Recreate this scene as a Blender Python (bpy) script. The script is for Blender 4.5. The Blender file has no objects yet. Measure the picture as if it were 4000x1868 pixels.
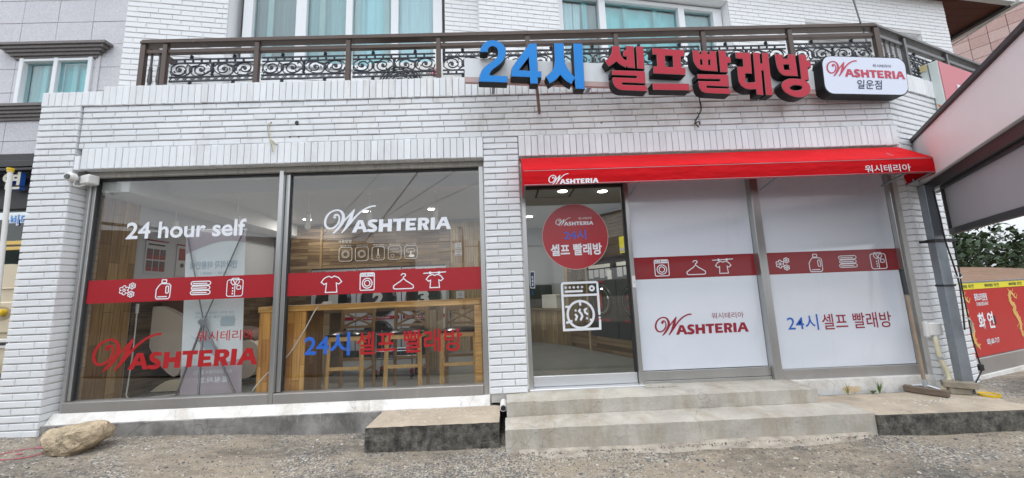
import bpy, math, random, bisect
from mathutils import Vector, Matrix, noise
from mathutils.geometry import tessellate_polygon
random.seed(7)
SC = bpy.context.scene
COL = SC.collection
PI = math.pi
# ------------------------------------------------ camera, sky, sun, exposure
cam_data = bpy.data.cameras.new('camera'); cam = bpy.data.objects.new('camera', cam_data); COL.objects.link(cam)
cam_data.sensor_fit = 'HORIZONTAL'; cam_data.sensor_width = 36.0; cam_data.lens = 36.0*1450/4000
cam_data.clip_start = 0.05; cam_data.clip_end = 1500
yaw, pitch, roll = 0.02131297, 0.14214636, -0.03805388
fw = Vector((math.sin(yaw)*math.cos(pitch), math.cos(yaw)*math.cos(pitch), math.sin(pitch)))
rt = Vector((math.cos(yaw), -math.sin(yaw), 0)); up = rt.cross(fw)
r2 = math.cos(roll)*rt+math.sin(roll)*up; u2 = -math.sin(roll)*rt+math.cos(roll)*up
cam.matrix_world = Matrix(((r2.x,u2.x,-fw.x,0),(r2.y,u2.y,-fw.y,-3.7602),(r2.z,u2.z,-fw.z,1.5),(0,0,0,1)))
SC.camera = cam
world = bpy.data.worlds.new('World'); SC.world = world; world.use_nodes = True
wn = world.node_tree; wn.nodes.clear()
wo = wn.nodes.new('ShaderNodeOutputWorld'); bg = wn.nodes.new('ShaderNodeBackground')
sky = wn.nodes.new('ShaderNodeTexSky'); sky.sky_type = 'NISHITA'; sky.sun_disc = False
SUN_EL, SUN_AZ = math.radians(74), math.radians(200)
sky.sun_elevation = SUN_EL; sky.sun_rotation = SUN_AZ; sky.air_density = 1.5; sky.dust_density = 3
hs = wn.nodes.new('ShaderNodeHueSaturation'); hs.inputs['Saturation'].default_value = 0.25
tc = wn.nodes.new('ShaderNodeTexCoord'); mp = wn.nodes.new('ShaderNodeMapping'); mp.inputs['Scale'].default_value = (1,1,2.5)
nz = wn.nodes.new('ShaderNodeTexNoise'); nz.inputs['Scale'].default_value = 2.2; nz.inputs['Detail'].default_value = 5
cr = wn.nodes.new('ShaderNodeValToRGB'); cr.color_ramp.elements[0].position = .3; cr.color_ramp.elements[1].position = .75
cr.color_ramp.elements[0].color = (.50,.545,.61,1); cr.color_ramp.elements[1].color = (.86,.89,.94,1)
ml = wn.nodes.new('ShaderNodeMixRGB'); ml.blend_type = 'MULTIPLY'; ml.inputs[0].default_value = 1; sz = wn.nodes.new('ShaderNodeSeparateXYZ'); mr = wn.nodes.new('ShaderNodeMapRange'); mr.inputs[1].default_value = 0; mr.inputs[2].default_value = 1; mr.inputs[3].default_value = 11; mr.inputs[4].default_value = 26
mx = wn.nodes.new('ShaderNodeMixRGB'); mx.inputs[0].default_value = .8
L = wn.links.new
L(tc.outputs['Generated'], sz.inputs[0]); L(sz.outputs[2], mr.inputs[0]); L(mr.outputs[0], ml.inputs[2]); L(tc.outputs['Generated'], mp.inputs[0]); L(mp.outputs[0], nz.inputs['Vector']); L(nz.outputs[0], cr.inputs[0]); L(cr.outputs[0], ml.inputs[1])
L(sky.outputs[0], hs.inputs['Color']); L(hs.outputs[0], mx.inputs[1]); L(ml.outputs[0], mx.inputs[2])
L(mx.outputs[0], bg.inputs[0]); bg.inputs[1].default_value = 0.13; L(bg.outputs[0], wo.inputs[0])
sd = bpy.data.lights.new('sun', 'SUN'); sd.energy = .8; sd.angle = math.radians(20); sd.color = (1,.97,.93)
sun = bpy.data.objects.new('sun', sd); COL.objects.link(sun)
sdir = Vector((math.cos(SUN_EL)*math.sin(SUN_AZ), math.cos(SUN_EL)*math.cos(SUN_AZ), math.sin(SUN_EL)))
sun.rotation_euler = sdir.to_track_quat('Z','Y').to_euler(); sun.location = (0,0,20)
SC.view_settings.view_transform = 'Standard'; SC.view_settings.look = 'None'
SC.view_settings.exposure = 0.2; SC.view_settings.gamma = 1; SC.view_settings.use_curve_mapping = False
SC.cycles.max_bounces = 8; SC.cycles.transparent_max_bounces = 24; SC.cycles.use_denoising = True
SC.cycles.sample_clamp_indirect = 6

# ------------------------------------------------ data taken by measuring the place
DATA = {"hour":[-3.958,-2.719,2.197,2.378],"g24":[-2.06,-1.6,0.931,1.16],"gself":[-1.536,-0.463,0.93,1.158],"gwash":[-3.141,-2.571,1.124,1.227],"c_wash":[0.805,0.948,2.243,2.271],"c_24":[0.641,0.878,2.028,2.134],"c_self":[0.488,1.035,1.86,1.986],"circle":[0.404,1.114,1.711,2.419],"dsticker":[0.258,0.305,1.532,1.706],"p_wash":[2.13,2.469,1.146,1.208],"p_24":[2.918,3.247,0.992,1.153],"p_self":[3.288,4.028,0.99,1.151],"a_wash":[3.582,4.045,2.534,2.61],"i_fl1":[-3.967,-3.802,1.593,1.745],"i_bo1":[-3.593,-3.441,1.565,1.762],"i_to1":[-3.245,-3.038,1.595,1.734],"i_sh1":[-2.878,-2.709,1.567,1.75],"i_ts1":[-1.912,-1.702,1.569,1.741],"i_wm1":[-1.514,-1.362,1.578,1.754],"i_ha1":[-1.173,-0.954,1.578,1.735],"i_lt1":[-0.855,-0.623,1.578,1.743],"i_wm2":[1.578,1.734,1.61,1.778],"i_ha2":[1.915,2.125,1.612,1.76],"i_lt2":[2.206,2.426,1.614,1.768],"i_fl2":[2.88,3.031,1.619,1.758],"i_bo2":[3.24,3.388,1.593,1.78],"i_to2":[3.566,3.766,1.626,1.753],"i_sh2":[3.912,4.086,1.601,1.774],"l_white":[-1.612,-0.561,2.189],"l_red":[-3.799,-2.524,0.8785],"l_circle":[0.645,0.962,2.184],"l_panel":[1.74,2.503,1.0015],"l_awn":[0.555,0.935,2.5125],"LS":[[[-0.1675,0.1618,0.0302],[-0.1722,0.1684,0.0312],[-0.1656,0.1827,0.0237],[-0.1494,0.1874,0.0194],[-0.1332,0.177,0.0172],[-0.1256,0.1522,0.0162],[-0.1284,0.1189,0.0183],[-0.1427,0.0885,0.0194],[-0.1646,0.0647,0.0194],[-0.1941,0.0495,0.0183],[-0.2236,0.0485,0.0194],[-0.2502,0.0637,0.0226],[-0.2664,0.0961,0.0248],[-0.2664,0.1313,0.0248],[-0.254,0.1703,0.0226],[-0.2312,0.2017,0.0205],[-0.1989,0.2236,0.0183],[-0.1646,0.2341,0.0172],[-0.1323,0.2322,0.0183],[-0.1075,0.2179,0.0226],[-0.0904,0.1893,0.0291],[-0.0847,0.1532,0.0334],[-0.0913,0.117,0.0355],[-0.1104,0.0818,0.0323],[-0.1351,0.0447,0.0237],[-0.1608,0.0152,0.0151],[-0.1846,-0.0019,0.0108]],[[-0.1789,0.0038,0.0108],[-0.1275,0.0666,0.0151],[-0.0752,0.1227,0.0162],[-0.0228,0.1817,0.0162],[0.0238,0.2341,0.0129]],[[0.0238,0.2331,0.0129],[0.0086,0.2055,0.0258],[-0.0076,0.1618,0.0355],[-0.0209,0.118,0.0377],[-0.0419,0.0771,0.0323],[-0.0676,0.0371,0.0215],[-0.098,0.001,0.0118]],[[-0.098,0.001,0.0108],[-0.0628,0.039,0.0183],[-0.0209,0.0904,0.0226],[0.0162,0.1361,0.0215],[0.058,0.1817,0.0205],[0.1009,0.2179,0.0194],[0.138,0.2407,0.0183],[0.176,0.2569,0.0178],[0.2084,0.2636,0.0178],[0.235,0.2645,0.0178]],[[0.2493,0.1104,0.0269],[0.2265,0.1132,0.0291],[0.2055,0.1132,0.0323],[0.1865,0.1037,0.0355],[0.1817,0.0856,0.0377],[0.1979,0.0685,0.0388],[0.2226,0.0542,0.0388],[0.2379,0.0371,0.0377],[0.2293,0.02,0.0355],[0.2065,0.0124,0.0323],[0.1855,0.0124,0.0302],[0.1646,0.0181,0.0291]]],"LP":[[[[0.0628,0.1256],[0.1123,0.1227],[0.1589,-0.001],[0.117,-0.001],[0.1066,0.0314],[0.0599,0.0324],[0.0428,-0.0019],[0.0,-0.001]],[[0.0866,0.0951],[0.0951,0.0609],[0.0714,0.0609]]],[[[0.274,0.1256],[0.3168,0.1237],[0.3159,0.0809],[0.3635,0.0809],[0.3644,0.1256],[0.4063,0.1246],[0.4015,-0.0019],[0.3578,0.0],[0.3597,0.0438],[0.3149,0.0447],[0.313,-0.0029],[0.2702,-0.001]]],[[[0.4158,0.1265],[0.5347,0.1265],[0.5338,0.0971],[0.4967,0.0961],[0.4929,0.001],[0.45,0.001],[0.4539,0.0961],[0.4158,0.0961]]],[[[0.5442,0.1265],[0.6489,0.1265],[0.648,0.0999],[0.5852,0.0999],[0.5833,0.079],[0.6365,0.078],[0.6346,0.0495],[0.5833,0.0495],[0.5823,0.0295],[0.6461,0.0314],[0.6441,0.001],[0.5404,0.001]]],[[[0.6679,0.1275],[0.7412,0.1275],[0.765,0.1208],[0.7812,0.1009],[0.7783,0.0733],[0.7545,0.0552],[0.7755,0.001],[0.7326,0.001],[0.7108,0.0485],[0.705,0.0485],[0.7022,0.0],[0.6622,0.0]],[[0.7079,0.098],[0.7298,0.098],[0.7393,0.0904],[0.7383,0.078],[0.7269,0.0714],[0.7069,0.0704]]],[[[0.7964,0.1275],[0.8392,0.1265],[0.8354,0.001],[0.7916,0.001]]],[[[0.9068,0.1275],[0.9553,0.1275],[1.0,0.001],[0.9572,0.001],[0.9467,0.0362],[0.9001,0.0362],[0.8839,0.0019],[0.8402,0.001]],[[0.9258,0.0961],[0.9372,0.0666],[0.9096,0.0657]]]],"SL":[[[[[0.0772,3.809],[0.0822,3.839],[0.0962,3.877],[0.1163,3.908],[0.1444,3.93],[0.1794,3.942],[0.2095,3.944],[0.2446,3.94],[0.2787,3.925],[0.3077,3.901],[0.3258,3.872],[0.3338,3.834],[0.3318,3.791],[0.3208,3.753],[0.3017,3.72],[0.2757,3.69],[0.2456,3.665],[0.2105,3.64],[0.1844,3.613],[0.1694,3.587],[0.1654,3.573],[0.3388,3.568],[0.3358,3.494],[0.0591,3.5],[0.0642,3.545],[0.0742,3.582],[0.0922,3.625],[0.1173,3.657],[0.1524,3.685],[0.1875,3.712],[0.2135,3.734],[0.2366,3.756],[0.2496,3.778],[0.2536,3.805],[0.2506,3.832],[0.2396,3.859],[0.2175,3.872],[0.1925,3.872],[0.1724,3.86],[0.1594,3.841],[0.1564,3.811]]]],[[[[0.5654,3.916],[0.6406,3.918],[0.6376,3.624],[0.6726,3.623],[0.6696,3.552],[0.6345,3.55],[0.6325,3.486],[0.5564,3.486],[0.5533,3.553],[0.3729,3.558],[0.3769,3.649]],[[0.5533,3.763],[0.5564,3.625],[0.4551,3.632]]]],[[[[0.811,3.926],[0.9132,3.926],[0.9092,3.776],[0.9142,3.716],[0.9323,3.664],[0.9603,3.618],[0.9954,3.57],[0.9984,3.57],[1.0044,3.928],[1.1027,3.928],[1.0937,3.437],[0.9994,3.438],[0.9964,3.537],[0.9874,3.533],[0.9643,3.486],[0.9152,3.515],[0.8821,3.547],[0.8561,3.584],[0.826,3.546],[0.7909,3.516],[0.7468,3.49],[0.7117,3.567],[0.7528,3.601],[0.7859,3.642],[0.7999,3.681],[0.809,3.741]]]],[[[[1.3964,3.911],[1.4846,3.911],[1.4816,3.851],[1.4906,3.809],[1.5107,3.776],[1.5398,3.753],[1.5448,3.791],[1.5077,3.794],[1.5117,3.867],[1.5458,3.871],[1.5498,3.916],[1.631,3.914],[1.624,3.664],[1.5418,3.672],[1.5387,3.696],[1.5257,3.671],[1.4816,3.694],[1.4345,3.736],[1.3934,3.705],[1.3503,3.677],[1.3132,3.742],[1.3563,3.776],[1.3854,3.819],[1.3964,3.861]]],[[[1.651,3.914],[1.7322,3.913],[1.7232,3.66],[1.642,3.664]]],[[[1.3784,3.648],[1.7232,3.642],[1.7182,3.503],[1.4836,3.512],[1.4736,3.504],[1.4816,3.494],[1.7282,3.487],[1.7222,3.42],[1.4596,3.428],[1.4215,3.442],[1.3954,3.468],[1.3804,3.503],[1.3774,3.532],[1.3804,3.571],[1.624,3.566],[1.632,3.575],[1.625,3.584],[1.3754,3.59]]]],[[[[1.8194,3.898],[2.1613,3.882],[2.1583,3.806],[2.1172,3.804],[2.1141,3.688],[2.1573,3.683],[2.1452,3.601],[1.8054,3.613],[1.8114,3.695],[1.8525,3.697],[1.8565,3.818],[1.8164,3.822]],[[1.9497,3.811],[2.0269,3.809],[2.0209,3.692],[1.9457,3.694]]],[[[1.7843,3.513],[2.1713,3.514],[2.1723,3.433],[1.7853,3.436]]]],[[[[2.2445,3.882],[2.3207,3.883],[2.3207,3.845],[2.3387,3.844],[2.3427,3.88],[2.4079,3.877],[2.4089,3.844],[2.4269,3.842],[2.4309,3.88],[2.5041,3.877],[2.4961,3.647],[2.3487,3.653],[2.3086,3.661],[2.2755,3.685],[2.2535,3.721],[2.2425,3.757],[2.2415,3.8]],[[2.3207,3.777],[2.3387,3.776],[2.3367,3.723],[2.3186,3.721]],[[2.4079,3.774],[2.4259,3.773],[2.4219,3.721],[2.4049,3.721]]],[[[2.5262,3.888],[2.6094,3.884],[2.6074,3.82],[2.6555,3.815],[2.6525,3.744],[2.6144,3.743],[2.6074,3.639],[2.5191,3.641]]],[[[2.2685,3.619],[2.6074,3.618],[2.6013,3.48],[2.3597,3.488],[2.3537,3.479],[2.3608,3.471],[2.6063,3.465],[2.6003,3.399],[2.3327,3.408],[2.2936,3.426],[2.2735,3.461],[2.2695,3.497],[2.2685,3.544],[2.4991,3.544],[2.5081,3.553],[2.5021,3.562],[2.2665,3.563]]]],[[[[2.7096,3.873],[2.882,3.867],[2.867,3.629],[2.7918,3.629],[2.7858,3.536],[2.8309,3.535],[2.886,3.542],[2.9041,3.874],[2.9843,3.872],[2.9762,3.752],[2.9943,3.75],[3.0023,3.872],[3.0795,3.87],[3.0615,3.392],[2.9823,3.393],[2.9943,3.666],[2.9752,3.664],[2.9592,3.393],[2.883,3.396],[2.884,3.458],[2.8139,3.452],[2.7597,3.465],[2.7246,3.493],[2.7056,3.535],[2.7036,3.585],[2.7086,3.71],[2.7768,3.71],[2.7828,3.79],[2.7056,3.797]]]],[[[[3.1427,3.859],[3.2369,3.857],[3.2359,3.811],[3.284,3.81],[3.294,3.861],[3.3792,3.859],[3.3762,3.608],[3.2249,3.61],[3.1878,3.627],[3.1617,3.661],[3.1507,3.701],[3.1447,3.741]],[[3.2319,3.738],[3.288,3.738],[3.288,3.683],[3.2329,3.682]]],[[[3.4133,3.861],[3.5065,3.86],[3.5035,3.791],[3.5466,3.785],[3.5416,3.714],[3.5015,3.707],[3.4945,3.57],[3.4474,3.565],[3.4835,3.54],[3.4985,3.494],[3.4955,3.454],[3.4684,3.414],[3.4233,3.386],[3.3642,3.371],[3.3081,3.373],[3.2489,3.392],[3.1968,3.426],[3.1717,3.468],[3.1667,3.507],[3.1838,3.541],[3.2188,3.567],[3.267,3.585],[3.3191,3.588],[3.4013,3.582]],[[3.3983,3.482],[3.3913,3.471],[3.3752,3.462],[3.3522,3.456],[3.3261,3.454],[3.301,3.455],[3.28,3.461],[3.267,3.47],[3.2629,3.48],[3.27,3.49],[3.286,3.5],[3.3091,3.506],[3.3351,3.508],[3.3602,3.506],[3.3812,3.501],[3.3943,3.492]]]]],"SB":[[3.6689,3.854],[4.6533,3.845],[4.6233,3.407],[3.6449,3.413]],"SBlogo":[[3.9055,3.615],[4.6092,3.593]],"SBw":[[4.2463,3.728],[4.2534,3.763],[4.4639,3.722],[4.4709,3.759]],"SBi":[[4.0208,3.479],[4.0398,3.581],[4.3065,3.473],[4.3265,3.578]],"back":[[-0.0521,3.747],[3.5998,3.67],[3.5577,3.418],[-0.0571,3.5]],"wst":[[0.576,1.573],[0.971,1.571],[0.969,1.085],[0.575,1.082]]}

# ------------------------------------------------ helpers
WOFF = {}
def woff(o): return WOFF.get(o.name, Vector((0,0,0)))
def tag(o, label=None, cat=None, group=None, kind=None):
    if label: o['label'] = label
    if cat: o['category'] = cat
    if group: o['group'] = group
    if kind: o['kind'] = kind
    return o
def thing(name, label, cat, loc=(0,0,0), group=None):
    o = bpy.data.objects.new(name, None); COL.objects.link(o); o.empty_display_size = .1
    o.location = loc; WOFF[o.name] = Vector(loc)
    return tag(o, label, cat, group)
def ident(x, y, z): return (x, y, z)
def frame(p, deg):
    a = math.radians(deg); c, s = math.cos(a), math.sin(a)
    return lambda u, n, z: (p[0]+u*c-n*s, p[1]+u*s+n*c, z)
def resample(P, k=1):
    # smooth a polyline through its points (Catmull-Rom); works on tuples of any length
    out = []
    n = len(P)
    for i in range(n-1):
        p0, p1, p2, p3 = P[max(i-1,0)], P[i], P[i+1], P[min(i+2,n-1)]
        for j in range(k):
            t = j/k
            out.append(tuple(.5*(2*b+(c-a)*t+(2*a-5*b+4*c-d)*t*t+(3*b-a-3*c+d)*t**3) for a,b,c,d in zip(p0,p1,p2,p3)))
    out.append(tuple(P[-1])); return out
class MB:
    def __init__(s, T=ident): s.v = []; s.f = []; s.m = []; s.T = T; s.mi = 0
    def add(s, vs, fs):
        b = len(s.v); s.v += [s.T(*v) for v in vs]
        for f in fs: s.f.append([b+i for i in f]); s.m.append(s.mi)
        return s
    def box(s, x0, x1, y0, y1, z0, z1):
        return s.add([(x0,y0,z0),(x1,y0,z0),(x1,y1,z0),(x0,y1,z0),(x0,y0,z1),(x1,y0,z1),(x1,y1,z1),(x0,y1,z1)],
              [(0,3,2,1),(4,5,6,7),(0,1,5,4),(1,2,6,5),(2,3,7,6),(3,0,4,7)])
    def cbox(s, x0, x1, y0, y1, z0, z1, c=.004):
        # box with chamfered edges all round
        X, Y_, Z_ = (x0,x1), (y0,y1), (z0,z1); vs = []; ix = {}
        for i in (0,1):
            for j in (0,1):
                for k in (0,1):
                    sx, sy, sz = (1-2*i)*c, (1-2*j)*c, (1-2*k)*c
                    ix[i,j,k,0] = len(vs); vs.append((X[i],Y_[j]+sy,Z_[k]+sz))
                    ix[i,j,k,1] = len(vs); vs.append((X[i]+sx,Y_[j],Z_[k]+sz))
                    ix[i,j,k,2] = len(vs); vs.append((X[i]+sx,Y_[j]+sy,Z_[k]))
        fs = []
        for i in (0,1):
            fs.append([ix[i,0,0,0],ix[i,1,0,0],ix[i,1,1,0],ix[i,0,1,0]]); fs.append([ix[0,i,0,1],ix[1,i,0,1],ix[1,i,1,1],ix[0,i,1,1]]); fs.append([ix[0,0,i,2],ix[1,0,i,2],ix[1,1,i,2],ix[0,1,i,2]])
            for j in (0,1):
                fs.append([ix[i,j,0,0],ix[i,j,1,0],ix[i,j,1,1],ix[i,j,0,1]]); fs.append([ix[i,0,j,0],ix[i,1,j,0],ix[i,1,j,2],ix[i,0,j,2]]); fs.append([ix[0,i,j,1],ix[1,i,j,1],ix[1,i,j,2],ix[0,i,j,2]])
                for k in (0,1): fs.append([ix[i,j,k,0],ix[i,j,k,1],ix[i,j,k,2]])
        return s.add(vs, fs)
    def tube(s, P, r, n=8, cap=True):
        P = [Vector(p) for p in P]; R = r if hasattr(r,'__len__') else [r]*len(P); vs = []; fs = []; prev = None
        for i, p in enumerate(P):
            d = (P[min(i+1,len(P)-1)]-P[max(i-1,0)])
            d = d.normalized() if d.length > 1e-9 else Vector((0,0,1))
            if prev is None:
                a = Vector((0,0,1)) if abs(d.z) < .9 else Vector((1,0,0)); a = d.cross(a).normalized()
            else: a = (prev-d*prev.dot(d)); a = a.normalized() if a.length > 1e-6 else d.orthogonal().normalized()
            prev = a; b = d.cross(a)
            for k in range(n):
                t = 2*PI*k/n; vs.append(tuple(p+(a*math.cos(t)+b*math.sin(t))*R[i]))
        for i in range(len(P)-1):
            for k in range(n): fs.append((i*n+k, i*n+(k+1)%n, (i+1)*n+(k+1)%n, (i+1)*n+k))
        if cap: fs.append(tuple(range(n))[::-1]); fs.append(tuple((len(P)-1)*n+k for k in range(n)))
        return s.add(vs, fs)
    def lathe(s, c, prof, n=16, axis='z'):
        vs = []; fs = []
        for r, h in prof:
            for k in range(n):
                t = 2*PI*k/n; a, b = r*math.cos(t), r*math.sin(t)
                vs.append((c[0]+a,c[1]+b,c[2]+h) if axis=='z' else (c[0]+a,c[1]+h,c[2]+b) if axis=='y' else (c[0]+h,c[1]+a,c[2]+b))
        for i in range(len(prof)-1):
            for k in range(n): fs.append((i*n+k, i*n+(k+1)%n, (i+1)*n+(k+1)%n, (i+1)*n+k))
        fs.append(tuple(range(n))[::-1]); fs.append(tuple((len(prof)-1)*n+k for k in range(n)))
        return s.add(vs, fs)
    def poly(s, rings, y0, y1=None):
        # polygon (with holes) in x/z, at depth y0; extruded back to y1
        flat = [p for r in rings for p in r]
        tri = tessellate_polygon([[Vector((p[0],p[1],0)) for p in r] for r in rings])
        s.add([(p[0],y0,p[1]) for p in flat], [tuple(t) for t in tri])
        if y1 is not None:
            s.add([(p[0],y1,p[1]) for p in flat], [tuple(t)[::-1] for t in tri])
            for r in rings:
                n = len(r); s.add([(p[0],y0,p[1]) for p in r]+[(p[0],y1,p[1]) for p in r], [(i,(i+1)%n,n+(i+1)%n,n+i) for i in range(n)])
        return s
    def prism(s, pts, z0, z1):
        n = len(pts); s.add([(p[0],p[1],z0) for p in pts]+[(p[0],p[1],z1) for p in pts], [tuple(range(n))[::-1], tuple(range(n,2*n))]+[(i,(i+1)%n,n+(i+1)%n,n+i) for i in range(n)])
        return s
    def ribbon(s, P, w, y, closed=False, y1=None):
        # flat stroke in x/z with width (P may carry its own widths)
        pts = [(p[0],p[1]) for p in P]; W = [p[2] if len(p) > 2 else w for p in P]; n = len(pts); vs = []
        if not closed:
            # extend ends a little for a rounded look
            def ext(a,b,h):
                d = Vector((a[0]-b[0],a[1]-b[1])); d = d.normalized()*h*.35 if d.length > 1e-9 else d
                return (a[0]+d.x,a[1]+d.y)
            pts = [ext(pts[0],pts[1],W[0])]+pts+[ext(pts[-1],pts[-2],W[-1])]; W = [W[0]*.5]+W+[W[-1]*.5]; n += 2
        for i in range(n):
            a = pts[(i-1)%n] if closed or i > 0 else pts[i]; b = pts[(i+1)%n] if closed or i < n-1 else pts[i]
            c = pts[i]
            d1 = Vector((c[0]-a[0],c[1]-a[1])); d2 = Vector((b[0]-c[0],b[1]-c[1]))
            if d1.length < 1e-9: d1 = d2
            if d2.length < 1e-9: d2 = d1
            d1.normalize(); d2.normalize(); t = d1+d2
            t = t.normalized() if t.length > 1e-6 else d1
            nrm = Vector((-t.y,t.x)); k = 1/max(.55, nrm.dot(Vector((-d1.y,d1.x))))
            o = nrm*W[i]*.5*k
            vs += [(c[0]+o.x,y,c[1]+o.y),(c[0]-o.x,y,c[1]-o.y)]
        m = n if closed else n-1
        fs = [(2*i,2*i+1,2*((i+1)%n)+1,2*((i+1)%n)) for i in range(m)]
        s.add(vs, fs)
        if y1 is not None:
            b = [(v[0],y1,v[2]) for v in vs]; s.add(b, [f[::-1] for f in fs])
            s.add(vs+b, [(2*i,2*((i+1)%n),2*n+2*((i+1)%n),2*n+2*i) for i in range(m)]+[(2*i+1,2*((i+1)%n)+1,2*n+2*((i+1)%n)+1,2*n+2*i+1) for i in range(m)])
        return s
    def obj(s, name, mats, parent=None, smooth=False, bevel=0, kind=None, label=None):
        me = bpy.data.meshes.new(name); me.from_pydata(s.v, [], s.f)
        for m in (mats if isinstance(mats,(list,tuple)) else [mats]): me.materials.append(m)
        if any(s.m): me.polygons.foreach_set('material_index', s.m)
        if smooth: me.polygons.foreach_set('use_smooth', [True]*len(s.f))
        me.update()
        o = bpy.data.objects.new(name, me); COL.objects.link(o)
        if parent is not None:
            o.parent = parent; o.location = -woff(parent)
        if bevel:
            md = o.modifiers.new('bevel','BEVEL'); md.width = bevel; md.segments = 2; md.limit_method = 'ANGLE'
        if kind: o['kind'] = kind
        if label: o['label'] = label
        return o
def struct(o): o['kind'] = 'structure'; return o
def copy_tree(o, parent=None):
    c = o.copy(); COL.objects.link(c); c.parent = parent
    for ch in list(o.children): copy_tree(ch, c)
    return c

# ------------------------------------------------ materials
def mat(name, col, rough=.6, metal=0., bump=None, var=0., vscale=3., spec=.5, coat=0., emit=None, estr=0., stretch=(1,1,1), dirt=None, dscale=2., dlo=.5, dhi=.75, damt=.6, dstretch=(1,1,1), voro=None, crack=None, rnd=0., dirt2=None):
    m = bpy.data.materials.new(name); m.use_nodes = True; nt = m.node_tree; N = nt.nodes.new; K = nt.links.new
    p = nt.nodes['Principled BSDF']
    p.inputs['Base Color'].default_value = (*col,1); p.inputs['Roughness'].default_value = rough; p.inputs['Metallic'].default_value = metal
    p.inputs['Specular IOR Level'].default_value = spec; p.inputs['Coat Weight'].default_value = coat; p.inputs['Coat Roughness'].default_value = .08
    if emit: p.inputs['Emission Color'].default_value = (*emit,1); p.inputs['Emission Strength'].default_value = estr
    geo = N('ShaderNodeNewGeometry')
    def vec(st):
        mp_ = N('ShaderNodeMapping'); mp_.inputs['Scale'].default_value = st; K(geo.outputs['Position'], mp_.inputs[0]); return mp_.outputs[0]
    cur = None
    if var:
        n = N('ShaderNodeTexNoise'); n.inputs['Scale'].default_value = vscale; n.inputs['Detail'].default_value = 6; n.inputs['Roughness'].default_value = .65; K(vec(stretch), n.inputs['Vector'])
        r = N('ShaderNodeMapRange'); r.inputs[1].default_value = .25; r.inputs[2].default_value = .75; r.inputs[3].default_value = 1-var; r.inputs[4].default_value = 1+var; K(n.outputs[0], r.inputs[0])
        x = N('ShaderNodeMixRGB'); x.blend_type = 'MULTIPLY'; x.inputs[0].default_value = 1; x.inputs[1].default_value = (*col,1); K(r.outputs[0], x.inputs[2]); cur = x.outputs[0]
    if voro:
        vsc, cols = voro
        vv = N('ShaderNodeTexVoronoi'); vv.inputs['Scale'].default_value = vsc; K(geo.outputs['Position'], vv.inputs['Vector'])
        rr = N('ShaderNodeValToRGB'); rr.color_ramp.interpolation = 'CONSTANT'
        sp = N('ShaderNodeSeparateColor'); K(vv.outputs['Color'], sp.inputs[0]); K(sp.outputs[0], rr.inputs[0])
        el = rr.color_ramp.elements
        while len(el) < len(cols): el.new(.5)
        for i, c_ in enumerate(cols): el[i].position = i/len(cols); el[i].color = (*c_,1)
        x = N('ShaderNodeMixRGB'); x.blend_type = 'MULTIPLY'; x.inputs[0].default_value = .9
        if cur: K(cur, x.inputs[1])
        else: x.inputs[1].default_value = (*col,1)
        K(rr.outputs[0], x.inputs[2]); cur = x.outputs[0]
    if dirt:
        n = N('ShaderNodeTexNoise'); n.inputs['Scale'].default_value = dscale; n.inputs['Detail'].default_value = 8; n.inputs['Roughness'].default_value = .7; K(vec(dstretch), n.inputs['Vector'])
        r = N('ShaderNodeMapRange'); r.inputs[1].default_value = dlo; r.inputs[2].default_value = dhi; r.inputs[3].default_value = 0; r.inputs[4].default_value = damt; K(n.outputs[0], r.inputs[0])
        x = N('ShaderNodeMixRGB'); K(r.outputs[0], x.inputs[0]); x.inputs[2].default_value = (*dirt,1)
        if cur: K(cur, x.inputs[1])
        else: x.inputs[1].default_value = (*col,1)
        cur = x.outputs[0]
    def layer(colr, fac):
        x_ = N('ShaderNodeMixRGB'); K(fac, x_.inputs[0]); x_.inputs[2].default_value = (*colr,1)
        if cur: K(cur, x_.inputs[1])
        else: x_.inputs[1].default_value = (*col,1)
        return x_.outputs[0]
    if dirt2:
        c2, sc2, lo2, hi2, am2, st2 = dirt2
        n = N('ShaderNodeTexNoise'); n.inputs['Scale'].default_value = sc2; n.inputs['Detail'].default_value = 9; n.inputs['Roughness'].default_value = .75; K(vec(st2), n.inputs['Vector'])
        r = N('ShaderNodeMapRange'); r.inputs[1].default_value = lo2; r.inputs[2].default_value = hi2; r.inputs[4].default_value = am2; K(n.outputs[0], r.inputs[0]); cur = layer(c2, r.outputs[0])
    if crack:
        n = N('ShaderNodeTexNoise'); n.inputs['Scale'].default_value = 3; n.inputs['Detail'].default_value = 5; K(geo.outputs['Position'], n.inputs['Vector'])
        va = N('ShaderNodeVectorMath'); va.operation = 'MULTIPLY_ADD'; va.inputs[1].default_value = (.5,.5,.5); K(n.outputs['Color'], va.inputs[0]); K(geo.outputs['Position'], va.inputs[2])
        vv = N('ShaderNodeTexVoronoi'); vv.feature = 'DISTANCE_TO_EDGE'; vv.inputs['Scale'].default_value = crack[0]; K(va.outputs[0], vv.inputs['Vector'])
        r = N('ShaderNodeMapRange'); r.inputs[1].default_value = 0; r.inputs[2].default_value = crack[1]; r.inputs[3].default_value = crack[2]; r.inputs[4].default_value = 0; K(vv.outputs['Distance'], r.inputs[0])
        cur = layer((.06,.05,.04), r.outputs[0])
    if rnd:
        oi = N('ShaderNodeObjectInfo'); r = N('ShaderNodeMapRange'); r.inputs[3].default_value = 1-rnd; r.inputs[4].default_value = 1.02; K(oi.outputs['Random'], r.inputs[0])
        x = N('ShaderNodeMixRGB'); x.blend_type = 'MULTIPLY'; x.inputs[0].default_value = 1; K(cur, x.inputs[1]); K(r.outputs[0], x.inputs[2]); cur = x.outputs[0]
    if cur: K(cur, p.inputs['Base Color'])
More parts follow.
